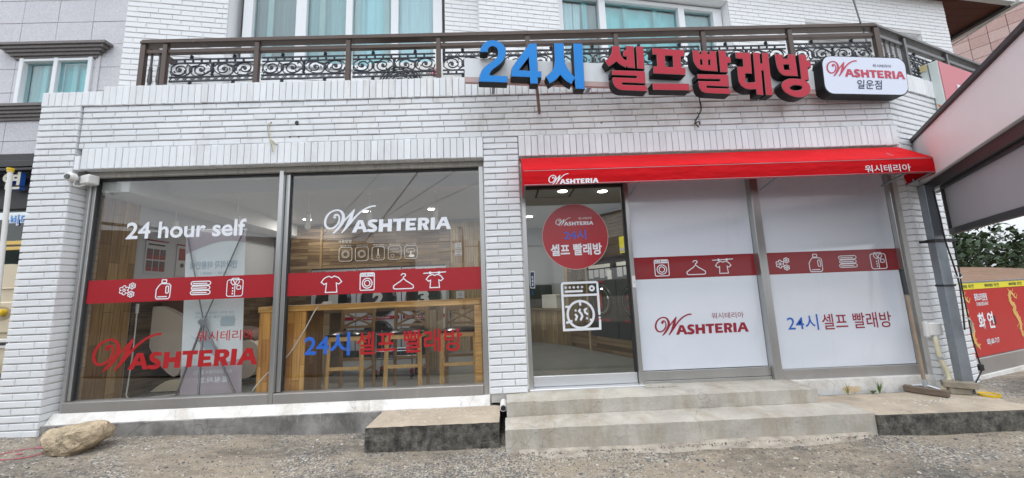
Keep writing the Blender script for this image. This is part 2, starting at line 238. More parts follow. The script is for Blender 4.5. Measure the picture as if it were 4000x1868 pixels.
    if bump:
        b = N('ShaderNodeBump'); b.inputs['Strength'].default_value = bump[1]; b.inputs['Distance'].default_value = bump[2] if len(bump) > 2 else .01
        n = N('ShaderNodeTexNoise'); n.inputs['Scale'].default_value = bump[0]; n.inputs['Detail'].default_value = 4; K(vec(stretch), n.inputs['Vector'])
        K(n.outputs[0], b.inputs['Height']); K(b.outputs[0], p.inputs['Normal'])
    m['n'] = 1
    return m
def glass(name, tint=(1,1,1), boost=1.0, rough=0.0):
    m = bpy.data.materials.new(name); m.use_nodes = True; nt = m.node_tree; nt.nodes.clear(); N = nt.nodes.new; K = nt.links.new
    o = N('ShaderNodeOutputMaterial'); t = N('ShaderNodeBsdfTransparent'); t.inputs[0].default_value = (*tint,1)
    g = N('ShaderNodeBsdfGlossy'); g.inputs['Roughness'].default_value = rough; ge = N('ShaderNodeNewGeometry'); dt = N('ShaderNodeVectorMath'); dt.operation = 'DOT_PRODUCT'; K(ge.outputs['Incoming'], dt.inputs[0]); K(ge.outputs['Normal'], dt.inputs[1])
    ab = N('ShaderNodeMath'); ab.operation = 'ABSOLUTE'; K(dt.outputs['Value'], ab.inputs[0]); iv = N('ShaderNodeMath'); iv.operation = 'SUBTRACT'; iv.inputs[0].default_value = 1; K(ab.outputs[0], iv.inputs[1])
    pw = N('ShaderNodeMath'); pw.operation = 'POWER'; pw.inputs[1].default_value = 5; K(iv.outputs[0], pw.inputs[0])
    f = N('ShaderNodeMath'); f.operation = 'MULTIPLY_ADD'; f.inputs[1].default_value = .96; f.inputs[2].default_value = .04; K(pw.outputs[0], f.inputs[0])
    q = N('ShaderNodeMath'); q.operation = 'MULTIPLY'; q.inputs[1].default_value = boost; q.use_clamp = True; K(f.outputs[0], q.inputs[0])
    x = N('ShaderNodeMixShader'); K(q.outputs[0], x.inputs[0]); K(t.outputs[0], x.inputs[1]); K(g.outputs[0], x.inputs[2]); K(x.outputs[0], o.inputs[0])
    return m
def wood(name, c1, c2, c3, axis, bw, bh, rough=.45, off=.37, seed=0., seam=.02):
    # boards: cell colour from brick texture, plus grain; axis 'xz','yz' and swapped 'zx','zy'
    m = bpy.data.materials.new(name); m.use_nodes = True; nt = m.node_tree; N = nt.nodes.new; K = nt.links.new
    p = nt.nodes['Principled BSDF']; p.inputs['Roughness'].default_value = rough
    geo = N('ShaderNodeNewGeometry'); sp = N('ShaderNodeSeparateXYZ'); K(geo.outputs['Position'], sp.inputs[0]); cb = N('ShaderNodeCombineXYZ')
    K(sp.outputs['XYZ'.index(axis[0].upper())], cb.inputs[0]); K(sp.outputs['XYZ'.index(axis[1].upper())], cb.inputs[1]); cb.inputs[2].default_value = seed
    fx = N('ShaderNodeTexBrick'); fx.offset = off; fx.inputs['Scale'].default_value = 1; fx.inputs['Brick Width'].default_value = bw; fx.inputs['Row Height'].default_value = bh
    fx.inputs['Mortar Size'].default_value = seam*bh; fx.inputs['Color1'].default_value = (0,0,0,1); fx.inputs['Color2'].default_value = (1,1,1,1); fx.inputs['Mortar'].default_value = (0,0,0,1)
    K(cb.outputs[0], fx.inputs['Vector'])
    r = N('ShaderNodeValToRGB'); e = r.color_ramp.elements; e.new(.5)
    for i, c_ in enumerate((c1,c2,c3)): e[i].color = (*c_,1); e[i].position = (0,.5,1)[i]
    K(fx.outputs['Color'], r.inputs[0])
    mp_ = N('ShaderNodeMapping'); mp_.inputs['Scale'].default_value = (2.5, 45, 1); K(cb.outputs[0], mp_.inputs[0])
    n = N('ShaderNodeTexNoise'); n.inputs['Scale'].default_value = 1; n.inputs['Detail'].default_value = 5; K(mp_.outputs[0], n.inputs['Vector'])
    q = N('ShaderNodeMapRange'); q.inputs[1].default_value = .3; q.inputs[2].default_value = .7; q.inputs[3].default_value = .62; q.inputs[4].default_value = 1.2; K(n.outputs[0], q.inputs[0])
    x = N('ShaderNodeMixRGB'); x.blend_type = 'MULTIPLY'; x.inputs[0].default_value = 1; K(r.outputs[0], x.inputs[1]); K(q.outputs[0], x.inputs[2])
    y = N('ShaderNodeMixRGB'); K(fx.outputs['Fac'], y.inputs[0]); K(x.outputs[0], y.inputs[1]); y.inputs[2].default_value = (c1[0]*.3,c1[1]*.3,c1[2]*.3,1)
    K(y.outputs[0], p.inputs['Base Color'])
    return m
M = {}
M['brick'] = mat('white painted brick', (.80,.815,.83), .5, bump=(55,.4,.006), var=.05, vscale=1.3, dirt=(.40,.35,.28), dscale=1.7, dlo=.54, dhi=.8, damt=.45, dstretch=(1.6,1.6,.5), rnd=.09, dirt2=((.28,.22,.16),26,.66,.74,.55,(1,1,1)))
M['brickd'] = mat('white painted brick weathered', (.79,.795,.79), .55, bump=(55,.4,.006), var=.06, vscale=1.3, dirt=(.33,.28,.21), dscale=3.2, dlo=.5, dhi=.76, damt=.55, dstretch=(2,2,.4), rnd=.09, dirt2=((.12,.10,.08),20,.64,.73,.55,(1,1,1)))
M['mortar'] = mat('painted mortar', (.52,.51,.49), .8, bump=(80,.5,.004), var=.1, dirt=(.22,.16,.10), dscale=2.5, dlo=.50, dhi=.75, damt=.7)
M['ubrick'] = mat('white painted upper brick', (.80,.81,.82), .55, bump=(40,.4,.006), var=.04, vscale=1)
M['umortar'] = mat('painted upper mortar', (.62,.62,.61), .8)
M['plaster'] = mat('white plaster curb', (.72,.71,.68), .7, bump=(30,.4,.008), var=.08, dirt=(.40,.33,.25), dscale=4, dlo=.47, dhi=.70, damt=.65, crack=(.9,.005,.4), dirt2=((.30,.27,.24),22,.62,.72,.5,(1,1,1)))
M['conc'] = mat('old grey concrete', (.27,.26,.245), .85, bump=(60,.6,.008), var=.4, vscale=4, dirt=(.09,.087,.083), dscale=3.5, dlo=.42, dhi=.62, damt=.8, crack=(2.2,.010,.8), dirt2=((.52,.50,.47),7,.60,.70,.6,(2.5,1,.5)))
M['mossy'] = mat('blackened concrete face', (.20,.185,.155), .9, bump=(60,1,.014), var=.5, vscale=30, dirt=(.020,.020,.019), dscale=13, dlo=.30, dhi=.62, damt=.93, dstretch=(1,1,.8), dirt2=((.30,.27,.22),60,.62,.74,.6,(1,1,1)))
M['ctop'] = mat('worn concrete top', (.44,.37,.285), .85, bump=(50,.4,.006), var=.2, vscale=5, dirt=(.22,.18,.14), dscale=2.6, dlo=.5, dhi=.72, damt=.7, crack=(.9,.004,.4), dirt2=((.55,.50,.42),12,.6,.75,.5,(1,1,1)))
M['step'] = mat('step concrete', (.46,.435,.385), .85, bump=(38,.55,.008), var=.2, vscale=4, dirt=(.30,.24,.165), dscale=2.6, dlo=.46, dhi=.70, damt=.75, dstretch=(1.6,1,.45), crack=(.9,.005,.35), dirt2=((.16,.14,.12),15,.60,.72,.6,(1,1,.5)))
M['apron'] = mat('pale mortar apron', (.40,.355,.295), .9, bump=(60,.7,.008), var=.3, vscale=9, dirt=(.20,.175,.145), dscale=7, dlo=.45, dhi=.65, damt=.75)
M['steel'] = mat('brushed stainless steel', (.50,.50,.49), .32, .85, bump=(90,.06,.002), var=.12, vscale=4, stretch=(1,1,.1))
M['steeld'] = mat('dull stainless sill', (.38,.365,.35), .45, .6, var=.12, vscale=3, dirt=(.55,.54,.52), dscale=2, dlo=.6, dhi=.72, damt=.4, dstretch=(5,1,.4))
M['alu'] = mat('pale aluminium', (.62,.63,.64), .35, .5)
M['dark'] = mat('dark rubber', (.025,.025,.027), .6)
M['black'] = mat('black powder coat', (.022,.022,.025), .4)
M['iron'] = mat('black cast iron', (.018,.022,.032), .45, var=.2, vscale=20)
M['brown'] = mat('brown anodised metal', (.088,.062,.05), .42, .25, var=.12, vscale=4, dirt=(.35,.33,.31), dscale=7, dlo=.68, dhi=.78, damt=.5)
M['browng'] = mat('grey brown metal', (.10,.095,.095), .4, .3, var=.15, vscale=5)
M['blue'] = mat('blue acrylic', (.004,.225,.66), .45, spec=.3, var=.05)
M['bluee'] = mat('blue vinyl', (.02,.12,.52), .5)
M['redl'] = mat('red acrylic', (.46,.018,.04), .45, spec=.3, var=.05)
M['rede'] = mat('letter trim', (.42,.22,.20), .5)
M['bluet'] = mat('letter trim blue', (.12,.38,.85), .5)
M['lside'] = mat('dark letter return', (.012,.012,.014), .45, spec=.25)
M['signw'] = mat('white sign panel', (.70,.72,.74), .55, var=.04, dirt=(.5,.5,.5), dscale=3, dlo=.55, dhi=.8, damt=.4, dstretch=(4,4,.4))
M['signpink'] = mat('pink strip', (.50,.36,.34), .6)
M['signface'] = mat('lightbox face', (.66,.70,.82), .3, coat=.2)
M['awn'] = mat('red awning cloth', (.56,.004,.009), .75, var=.12, vscale=2.2, stretch=(1,1,2.5), bump=(5,.5,.03), spec=.15, dirt=(.36,.02,.02), dscale=3, dlo=.52, dhi=.8, damt=.4)
M['film'] = mat('red vinyl film', (.37,.010,.018), .4, var=.03)
M['filmr'] = mat('dark red vinyl film', (.27,.012,.018), .3, coat=.35)
M['white'] = mat('white vinyl', (.80,.82,.86), .45)
M['whitef'] = mat('white window film', (.74,.78,.85), .12, coat=1., spec=.8, var=.03, vscale=2, dirt=(.60,.62,.66), dscale=3.5, dlo=.56, dhi=.8, damt=.35, dstretch=(2,1,.5))
M['redt'] = mat('red lettering', (.40,.008,.012), .45)
M['wine'] = mat('wine lettering', (.30,.012,.03), .45)
M['navy'] = mat('navy lettering', (.02,.03,.08), .45)
M['ink'] = mat('black ink', (.03,.03,.035), .5)
M['glass'] = glass('window glass', (.97,.98,.975), 1.6)
M['glassd'] = glass('door glass', (.86,.88,.86), 1.5)
M['glassu'] = glass('upper window glass', (.84,.95,.96), 2.2)
M['glassr'] = glass('restaurant glass', (.45,.5,.5), 6)
M['gran'] = mat('grey granite cladding', (.58,.57,.60), .6, var=.06, vscale=2, bump=(200,.1,.002), voro=(90,[(.86,.86,.86),(1,1,1),(1.08,1.08,1.08),(.94,.94,.94)]))
M['grand'] = mat('dark stone moulding', (.17,.155,.15), .6, var=.3, vscale=30, bump=(60,.4,.004))
M['pinkt'] = mat('pink granite tile', (.42,.27,.24), .45, var=.05, vscale=3, voro=(60,[(.9,.9,.9),(1,1,1),(1.06,1.06,1.06)]))
M['pinkt2'] = mat('pale pink granite tile', (.47,.33,.30), .45, var=.05, vscale=3, voro=(60,[(.9,.9,.9),(1,1,1),(1.06,1.06,1.06)]))
M['gap'] = mat('tile joint', (.10,.09,.085), .9)
M['pvc'] = mat('white window profile', (.78,.80,.82), .35)
M['teal'] = mat('teal tinted glass', (.12,.58,.60), .15, coat=.5)
M['teall'] = mat('pale teal curtain glass', (.50,.72,.76), .3, coat=.6)
M['curt'] = mat('grey curtain', (.40,.50,.50), .8, var=.12, vscale=6, stretch=(9,9,.3))
M['curtw'] = mat('white curtain', (.74,.77,.80), .8, var=.10, vscale=6, stretch=(9,9,.3))
M['curtd'] = mat('dark curtain', (.30,.28,.28), .8, var=.2, vscale=7, stretch=(9,9,.3))
M['room'] = mat('dark room', (.05,.05,.05), .9)
M['soffit'] = mat('brown soffit board', (.10,.028,.016), .55, var=.15, vscale=3)
M['eave'] = mat('white eave band', (.62,.63,.62), .6, var=.05)
M['cream'] = mat('cream enamel', (.66,.57,.42), .4, var=.04, coat=.2)
M['creamd'] = mat('tan enamel', (.40,.33,.22), .45)
M['yellow'] = mat('yellow plastic', (.75,.50,.02), .4)
M['yel2'] = mat('yellow banner', (.80,.72,.04), .45)
M['gold'] = mat('gold print', (.72,.45,.14), .5)
M['postred'] = mat('glossy red film', (.50,.006,.010), .35, coat=.1)
M['galv'] = mat('galvanised steel', (.27,.30,.33), .45, .6, var=.2, vscale=5, dirt=(.12,.11,.10), dscale=5, dlo=.55, dhi=.75, damt=.5)
M['fascia'] = mat('pinkish white panel', (.84,.79,.79), .45, var=.04, vscale=1.5, dirt=(.5,.33,.25), dscale=4, dlo=.64, dhi=.8, damt=.35)
M['shade'] = mat('grey roller cloth', (.36,.335,.355), .85, var=.05, vscale=1.5)
M['trim'] = mat('black trim', (.03,.028,.028), .5, var=.2, vscale=6)
M['pinks'] = mat('faded red sign', (.60,.17,.20), .5, var=.06, vscale=2)
M['rock'] = mat('sandy rock', (.50,.40,.27), .9, bump=(22,1,.05), var=.4, vscale=9, crack=(5,.02,.35), dirt=(.20,.165,.12), dscale=8, dlo=.45, dhi=.7, damt=.7)
M['broomw'] = mat('weathered wood', (.16,.12,.09), .85, var=.45, vscale=9, stretch=(1,1,6), bump=(40,.6,.006))
M['handle'] = mat('tan broom handle', (.29,.215,.155), .6, var=.2, vscale=8)
M['zinc'] = mat('zinc fitting', (.5,.53,.56), .35, .7)
M['hose'] = mat('pale yellow hose', (.66,.60,.42), .5)
M['leafw'] = mat('weed leaf', (.10,.20,.035), .6)
M['grassw'] = mat('dry weed', (.30,.30,.12), .7)
M['whitep'] = mat('white plastic', (.75,.74,.71), .4)
M['green'] = mat('green wire', (.02,.16,.08), .5)
M['rust'] = mat('rusty steel', (.26,.19,.16), .7, .3, var=.3, vscale=20)
M['floor'] = mat('interior grey floor', (.20,.205,.20), .35, var=.15, vscale=1.5, dirt=(.30,.30,.29), dscale=2, damt=.4)
M['iwall'] = mat('interior pale wall', (.50,.51,.53), .8)
M['ceil'] = mat('interior ceiling', (.60,.60,.59), .8)
M['lamp'] = mat('lit downlight', (1,1,1), .5, emit=(1,.97,.92), estr=14)
M['bulb'] = mat('lamp bulb', (.85,.83,.78), .2)
M['woodv'] = wood('acacia boards upright', (.20,.10,.035), (.34,.20,.075), (.46,.30,.13), 'zy', .55, .11)
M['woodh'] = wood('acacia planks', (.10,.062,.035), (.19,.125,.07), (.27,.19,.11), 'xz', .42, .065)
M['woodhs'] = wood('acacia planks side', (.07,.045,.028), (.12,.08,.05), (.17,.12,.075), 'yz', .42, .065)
M['woodx'] = wood('acacia boards upright back', (.24,.16,.08), (.38,.27,.15), (.48,.38,.24), 'zx', .7, .10)
M['ctopw'] = wood('counter top wood', (.62,.31,.08), (.74,.41,.13), (.80,.48,.18), 'xz', .5, .03, .3)
M['cbody'] = wood('counter front wood', (.50,.21,.045), (.70,.34,.085), (.80,.45,.15), 'zx', .42, .08, .35)
M['cshade'] = wood('shaded counter side wood', (.20,.10,.035), (.27,.15,.05), (.33,.19,.07), 'zy', .5, .09, .35)  # counter front wood darkened, with the inner face's shade put into the colour
M['stool'] = mat('golden stool wood', (.72,.44,.17), .4, var=.16, vscale=9, stretch=(1,1,.3))
M['stoolshade'] = mat('shaded stool wood', (.34,.21,.10), .45, var=.16, vscale=9)  # golden stool wood darkened: painted shade for parts farther from the window
M['leather'] = mat('black leather', (.012,.012,.013), .25)
M['beige'] = mat('beige leatherette', (.66,.57,.47), .35, var=.04)
M['brownl'] = mat('brown leatherette', (.12,.06,.04), .4)
M['banner'] = mat('banner back', (.88,.93,.95), .6)
M['bannerp'] = mat('banner pink print', (.58,.50,.55), .6)
M['bannert'] = mat('faint print', (.50,.60,.66), .6)
M['metal'] = mat('grey tube', (.30,.30,.31), .35, .7)
M['dryer'] = mat('dryer grey enamel', (.46,.48,.52), .35)
M['bdoor'] = mat('black door', (.02,.02,.022), .12, coat=.5)
M['chrome'] = mat('chrome ring', (.55,.56,.58), .12, 1)
M['bwash'] = mat('dark washer enamel', (.045,.045,.048), .3)
M['num'] = mat('grey numeral', (.50,.52,.53), .5)
M['num2'] = mat('red numeral', (.35,.02,.02), .5)
M['poster'] = mat('poster paper', (.50,.50,.52), .6)
M['posterd'] = mat('poster dark cell', (.12,.11,.12), .6)
M['posterr'] = mat('poster red cell', (.28,.08,.08), .6)
def paving():
    m = bpy.data.materials.new('exposed aggregate paving'); m.use_nodes = True; nt = m.node_tree; N = nt.nodes.new; K = nt.links.new
    p = nt.nodes['Principled BSDF']; p.inputs['Roughness'].default_value = .9; geo = N('ShaderNodeNewGeometry')
    def noise_(sc, det=6, rough=.65, lo=.35, hi=.65, st=(1,1,1), off=0):
        mp_ = N('ShaderNodeMapping'); mp_.inputs['Scale'].default_value = st; mp_.inputs['Location'].default_value = (off,off,0); K(geo.outputs['Position'], mp_.inputs[0])
        n = N('ShaderNodeTexNoise'); n.inputs['Scale'].default_value = sc; n.inputs['Detail'].default_value = det; n.inputs['Roughness'].default_value = rough; K(mp_.outputs[0], n.inputs['Vector'])
        r = N('ShaderNodeMapRange'); r.inputs[1].default_value = lo; r.inputs[2].default_value = hi; K(n.outputs[0], r.inputs[0]); return r.outputs[0]
    def vor(sc, cols, feat='F1'):
        v = N('ShaderNodeTexVoronoi'); v.inputs['Scale'].default_value = sc; K(geo.outputs['Position'], v.inputs['Vector'])
        sp = N('ShaderNodeSeparateColor'); K(v.outputs['Color'], sp.inputs[0]); rr = N('ShaderNodeValToRGB'); rr.color_ramp.interpolation = 'CONSTANT'; el = rr.color_ramp.elements
        while len(el) < len(cols): el.new(.5)
        for i, c_ in enumerate(cols): el[i].position = i/len(cols); el[i].color = (*c_,1)
        K(sp.outputs[0], rr.inputs[0]); return rr.outputs[0], v.outputs['Distance']
    def mixc(f, a, b, t='MIX'):
        x = N('ShaderNodeMixRGB'); x.blend_type = t
        for i, q in ((0,f),(1,a),(2,b)):
            if isinstance(q, (int,float)): x.inputs[i].default_value = q
            elif isinstance(q, tuple): x.inputs[i].default_value = (*q,1)
            else: K(q, x.inputs[i])
        return x.outputs[0]
    agg, dist = vor(95, [(.08,.08,.085),(.33,.30,.25),(.20,.185,.17),(.52,.47,.38),(.26,.22,.18),(.13,.135,.14),(.62,.58,.50),(.38,.30,.21),(.18,.165,.14),(.30,.285,.27)])
    agg2, d2 = vor(48, [(.23,.21,.19),(.40,.35,.27),(.12,.12,.125),(.48,.45,.39),(.28,.24,.18),(.17,.16,.15)])
    a_ = mixc(noise_(14,3,.5,.45,.6), agg, agg2)
    sand = mixc(noise_(20,8,.75,.3,.7), (.42,.355,.27), (.26,.22,.165))
    patch = noise_(1.15,8,.75,.43,.55,(1,1.6,1),3.7)
    col = mixc(patch, a_, sand)
    grains = noise_(55,2,.5,.60,.64); col = mixc(grains, col, agg)
    dark = noise_(.9,9,.8,.47,.62,(.8,1.6,1),9.1); q = N('ShaderNodeMath'); q.operation = 'MULTIPLY'; q.inputs[1].default_value = .68; K(dark, q.inputs[0])
    col = mixc(q.outputs[0], col, (.055,.052,.048))
    K(col, p.inputs['Base Color'])
    b = N('ShaderNodeBump'); b.inputs['Strength'].default_value = 1; b.inputs['Distance'].default_value = .008; K(dist, b.inputs['Height']); b.invert = True
    b2 = N('ShaderNodeBump'); b2.inputs['Strength'].default_value = .6; b2.inputs['Distance'].default_value = .02; K(noise_(9,8,.7,.2,.8), b2.inputs['Height']); K(b.outputs[0], b2.inputs['Normal']); K(b2.outputs[0], p.inputs['Normal'])
    return m
M['asph'] = paving()
M['stone1'] = mat('pale pebble', (.50,.46,.40), .9)
M['stone2'] = mat('dark pebble', (.10,.10,.105), .8)
M['stone3'] = mat('ochre pebble', (.28,.21,.15), .9)
M['spray'] = mat('red spray paint', (.40,.09,.12), .9)
M['road'] = mat('dark asphalt road', (.05,.05,.052), .9, var=.2)
M['leaf'] = mat('tree foliage', (.022,.045,.016), .7)
M['leaf2'] = mat('tree foliage light', (.04,.07,.025), .7)
M['bark'] = mat('bark', (.10,.075,.055), .9)
M['soil'] = mat('bare soil bank', (.24,.15,.10), .95, var=.3, vscale=.5, bump=(4,.8,.1))
M['hill'] = mat('wooded hill', (.05,.07,.045), .95, var=.4, vscale=.2)
M['shed'] = mat('dark shed wall', (.05,.052,.055), .7, var=.1)
M['polec'] = mat('concrete pole', (.14,.13,.12), .9)
M['wire'] = mat('black cable', (.015,.015,.015), .6)

# ------------------------------------------------ text, logo and icon makers
_tc = {}
def text_mesh(body, offset=.0, extrude=0.):
    key = (body, offset)
    if key in _tc: return _tc[key]
    cu = bpy.data.curves.new('t','FONT'); cu.body = body; cu.offset = offset; cu.resolution_u = 4; cu.size = 1
    o = bpy.data.objects.new('t', cu); COL.objects.link(o)
    dg = bpy.context.evaluated_depsgraph_get(); me = bpy.data.meshes.new_from_object(o.evaluated_get(dg))
    vs = [(v.co.x, v.co.y) for v in me.vertices]; fs = [tuple(p.vertices) for p in me.polygons]
    bpy.data.objects.remove(o); bpy.data.curves.remove(cu); bpy.data.meshes.remove(me)
    x0 = min(v[0] for v in vs); x1 = max(v[0] for v in vs); y0 = min(v[1] for v in vs); y1 = max(v[1] for v in vs)
    _tc[key] = ([((a-x0)/(x1-x0),(b-y0)/(y1-y0)) for a,b in vs], fs, (x1-x0)/(y1-y0)); return _tc[key]
def text(mb, body, box, y, offset=.0, mirror=False):
    vs, fs, asp = text_mesh(body, offset); x0, x1, z0, z1 = box
    if x1 is None: x1 = x0+asp*(z1-z0)
    mb.add([(x0+(1-u if mirror else u)*(x1-x0), y, z0+v*(z1-z0)) for u, v in vs], fs); return mb
def logo(mb, x0, x1, z0, y, slope=0., h=1.):
    w = x1-x0
    def P(p): return (x0+p[0]*w, z0+p[1]*w*h+slope*p[0]*w)
    for i, s in enumerate(DATA['LS']):
        pts = resample([tuple(p) for p in s], 4)
        mb.ribbon([(*P(p), p[2]*w) for p in pts], .01, y-.0003*(i+1) if y is not None else 0)
    for g in DATA['LP']: mb.poly([[P(p) for p in ring] for ring in g], y)
def arc(cx, cy, r, a0, a1, n=10, ry=None):
    ry = ry or r
    return [(cx+r*math.cos(math.radians(a0+(a1-a0)*i/n)), cy+ry*math.sin(math.radians(a0+(a1-a0)*i/n))) for i in range(n+1)]
def rrect(x0, y0, x1, y1, r, n=3):
    return arc(x1-r,y1-r,r,0,90,n)+arc(x0+r,y1-r,r,90,180,n)+arc(x0+r,y0+r,r,180,270,n)+arc(x1-r,y0+r,r,270,360,n)
SHIRT = [(.36,.97),(.15,.86),(.0,.62),(.14,.48),(.26,.55),(.22,.0),(.78,.0),(.74,.55),(.86,.48),(1,.62),(.85,.86),(.64,.97),(.5,.88)]
def icon_strokes(kind):
    S = []
    if kind == 'fl':
        for cx, cy, r in ((.32,.5,.3),(.8,.77,.2),(.76,.22,.2)):
            pts = []
            for k in range(48):
                a = 2*PI*k/48; q = r*(.62+.40*abs(math.sin(3*a))**.7); pts.append((cx+q*math.cos(a), cy+q*math.sin(a)))
            S.append((pts,True)); S.append((arc(cx,cy,r*.25,0,330,8),True))
    elif kind == 'bo':
        S += [([(.2,.72),(.02,.5),(.02,.1),(.1,.01),(.85,.01),(.95,.1),(.97,.68),(.85,.78),(.32,.8)],True), (rrect(.36,.84,.66,1,.03),True), (rrect(.66,.3,.84,.66,.06),True), ([(.16,.12),(.75,.12)],False)]
    elif kind == 'to':
        for k in range(3): z = .02+k*.34; S.append((rrect(.02+.03*(k%2),z,.98-.03*(k%2),z+.28,.12),True)); S.append(([(.12,z+.13),(.8,z+.13)],False))
    elif kind == 'sh':
        S += [(rrect(.02,.0,.98,.92,.12),True), ([(.3,1),(.7,1),(.5,.72),(.3,1)],False), ([(.3,1),(.24,.78),(.38,.62),(.5,.72),(.62,.62),(.76,.78),(.7,1)],False), ([(.5,.72),(.5,.0)],False), (rrect(.62,.38,.86,.58,.06),True)]
        for z in (.45,.3,.15): S.append((arc(.38,z,.025,0,300,5),True))
    elif kind == 'ts': S.append((SHIRT,True))
    elif kind == 'wm':
        S += [(rrect(.02,.0,.98,1,.08),True), ([(.05,.82),(.95,.82)],False), (arc(.5,.4,.33,0,350,22,.29),True), (arc(.5,.4,.19,0,345,16,.17),True), (rrect(.52,.87,.88,.95,.02),True)]
        for x in (.14,.26,.38): S.append((arc(x,.91,.03,0,300,5),True))
    elif kind == 'ha':
        S += [([(.5,.68),(.5,.76),(.6,.86),(.58,.97),(.46,1),(.38,.9)],False), ([(.5,.68),(.66,.48),(.74,.42),(.97,.2),(.97,.05),(.9,.0),(.1,.0),(.03,.05),(.03,.2),(.26,.42),(.34,.48)],True)]
    elif kind == 'lt':
        S.append(([(.12+.76*x,.86*z) for x,z in SHIRT],True)); S.append(([(0,.92),(1,.96)],False))
        for x in (.3,.7): S.append((arc(x,.93,.04,0,320,7,.06),True))
    return S
def icon(mb, kind, box, y, w=.009):
    x0, x1, z0, z1 = box
    for i, (P, cl) in enumerate(icon_strokes(kind)): mb.ribbon([(x0+p[0]*(x1-x0), z0+p[1]*(z1-z0)) for p in P], w, y-.0002*i, cl)
# ================================================= GROUND
def gz(x, y):
    z = .235 + .035*max(0., -x-1.6)
    dr = (x-4.36)*.83+(y+.396)*.56
    if dr > 0 and y > -3: z += (.378-z)*min(1., dr/.03)
    if y < 0: z += .02*max(y, -6)
    return z
mb = MB()
xs = [-60,-30,-15,-9]+[-7+.1*i for i in range(110)]+[4.0+.02*i for i in range(60)]+[5.2+.1*i for i in range(30)]+[10,14,25,60]; ys = [-90,-50,-25,-12,-7,-5]+[-4.5+.08*i for i in range(45)]+[-.90+.03*i for i in range(40)]+[.4,.8,2,4,9,20,60]
mb.v = [(x,y,gz(x,y)+(noise.noise(Vector((x*1.3,y*1.3,0)))*.018+noise.noise(Vector((x*6,y*6,3)))*.005 if -7<x<8 and -4.5<y<.7 else 0)) for y in ys for x in xs]
nx = len(xs); mb.f = [(j*nx+i,j*nx+i+1,(j+1)*nx+i+1,(j+1)*nx+i) for j in range(len(ys)-1) for i in range(nx-1)]; mb.m = [0]*len(mb.f)
struct(mb.obj('ground', M['asph'], smooth=True))
def ground_at(x, y): return gz(x,y)+noise.noise(Vector((x*1.3,y*1.3,0)))*.018+noise.noise(Vector((x*6,y*6,3)))*.005
# stones standing proud of the paving, three tones
mb = MB(); rs = random.Random(3)
for i in range(9500):
    x = rs.uniform(-5,6); y = -2.1+ (rs.random()**1.4)*-1.3+1.7*rs.random(); y = rs.uniform(-2.0,-.45) if i%3 else rs.uniform(-1.3,-.05)
    if x>-.1 and y>-.62 and x<5.1: continue
    if -1.25<x<-.08 and y>-.5: continue
    z = ground_at(x,y); r = rs.uniform(.0035,.0095)*(1.7 if rs.random()<.08 else 1); a = rs.random()*6; h = r*rs.uniform(.3,.6)
    mb.mi = rs.choice((0,1,1,2))
    b = [(x+r*math.cos(a+k*PI*2/5)*rs.uniform(.7,1.2), y+r*math.sin(a+k*PI*2/5)*rs.uniform(.7,1.2), z-.002) for k in range(5)]
    t = [(x+(p[0]-x)*.6, y+(p[1]-y)*.6, z+h) for p in b]
    mb.add(b+t, [(k,(k+1)%5,5+(k+1)%5,5+k) for k in range(5)]+[(5,6,7,8,9)])
for i in range(900):
    x = rs.uniform(-4.7,3.0); y0 = -.005 if x<-1.25 else (-.455 if x<-.09 else (-.60 if x>.0 else -.1)); y = y0-abs(rs.gauss(0,.022)); z = ground_at(x,y)+(.012 if x>0 else 0); r = rs.uniform(.002,.007); a = rs.random()*6; mb.mi = rs.choice((1,1,2))
    b = [(x+r*math.cos(a+k*PI*2/5)*rs.uniform(.7,1.2), y+r*math.sin(a+k*PI*2/5)*rs.uniform(.7,1.2), z-.002) for k in range(5)]; t = [(x+(p[0]-x)*.6, y+(p[1]-y)*.6, z+r*.5) for p in b]
    mb.add(b+t, [(k,(k+1)%5,5+(k+1)%5,5+k) for k in range(5)]+[(5,6,7,8,9)])
o = mb.obj('paving_pebbles', [M['stone1'],M['stone2'],M['stone3']], kind='stuff'); tag(o, 'loose and half bedded pebbles strewn over the rough paving', 'gravel')
m_ = MB(); rx = [-60,-30,-15,-10,-7,-4,-2,0,3,7,15,60]; ry = [-11.5,-9,-7,-5,-3.5,-2.35]
m_.add([(x,y,gz(x,y)+.03) for y in ry for x in rx], [(12*j+i,12*j+i+1,12*j+13+i,12*j+12+i) for j in range(5) for i in range(11)]); struct(m_.obj('road', M['road']))  # unseen street, added dark so the shop glass mirrors less light
# white chips of old plaster / litter on ground, block and platform
mb = MB(); rs = random.Random(5)
def chip(x, y, z, r):
    a = rs.random()*6; n = rs.choice((4,5)); b = [(x+r*math.cos(a+k*2*PI/n)*rs.uniform(.5,1.3), y+r*math.sin(a+k*2*PI/n)*rs.uniform(.5,1.3), z) for k in range(n)]
    mb.add(b+[(p[0],p[1],z+.003) for p in b], [tuple(range(n,2*n))]+[(k,(k+1)%n,n+(k+1)%n,n+k) for k in range(n)])
for i in range(45): chip(rs.uniform(-1.1,-.2), rs.uniform(-.4,-.03), .4305, rs.uniform(.003,.009))
for i in range(60): chip(3.9+rs.gauss(0,.22), -.3+rs.gauss(0,.06), .3855, rs.uniform(.003,.009))
for i in range(70):
    x, y = rs.uniform(-4.8,-1.4), rs.uniform(-1.6,-.1); chip(x,y,ground_at(x,y)+.001,rs.uniform(.004,.011))
for x,y,r in ((-3.55,-1.35,.04),(-3.45,-1.42,.03),(-1.75,-1.05,.022),(.62,-1.2,.02),(2.6,-1.35,.02),(1.3,-1.45,.018)): chip(x,y,ground_at(x,y)+.001,r)
tag(mb.obj('plaster_chips', M['whitep'], kind='stuff'), 'white chips of plaster scattered over paving and concrete', 'debris')
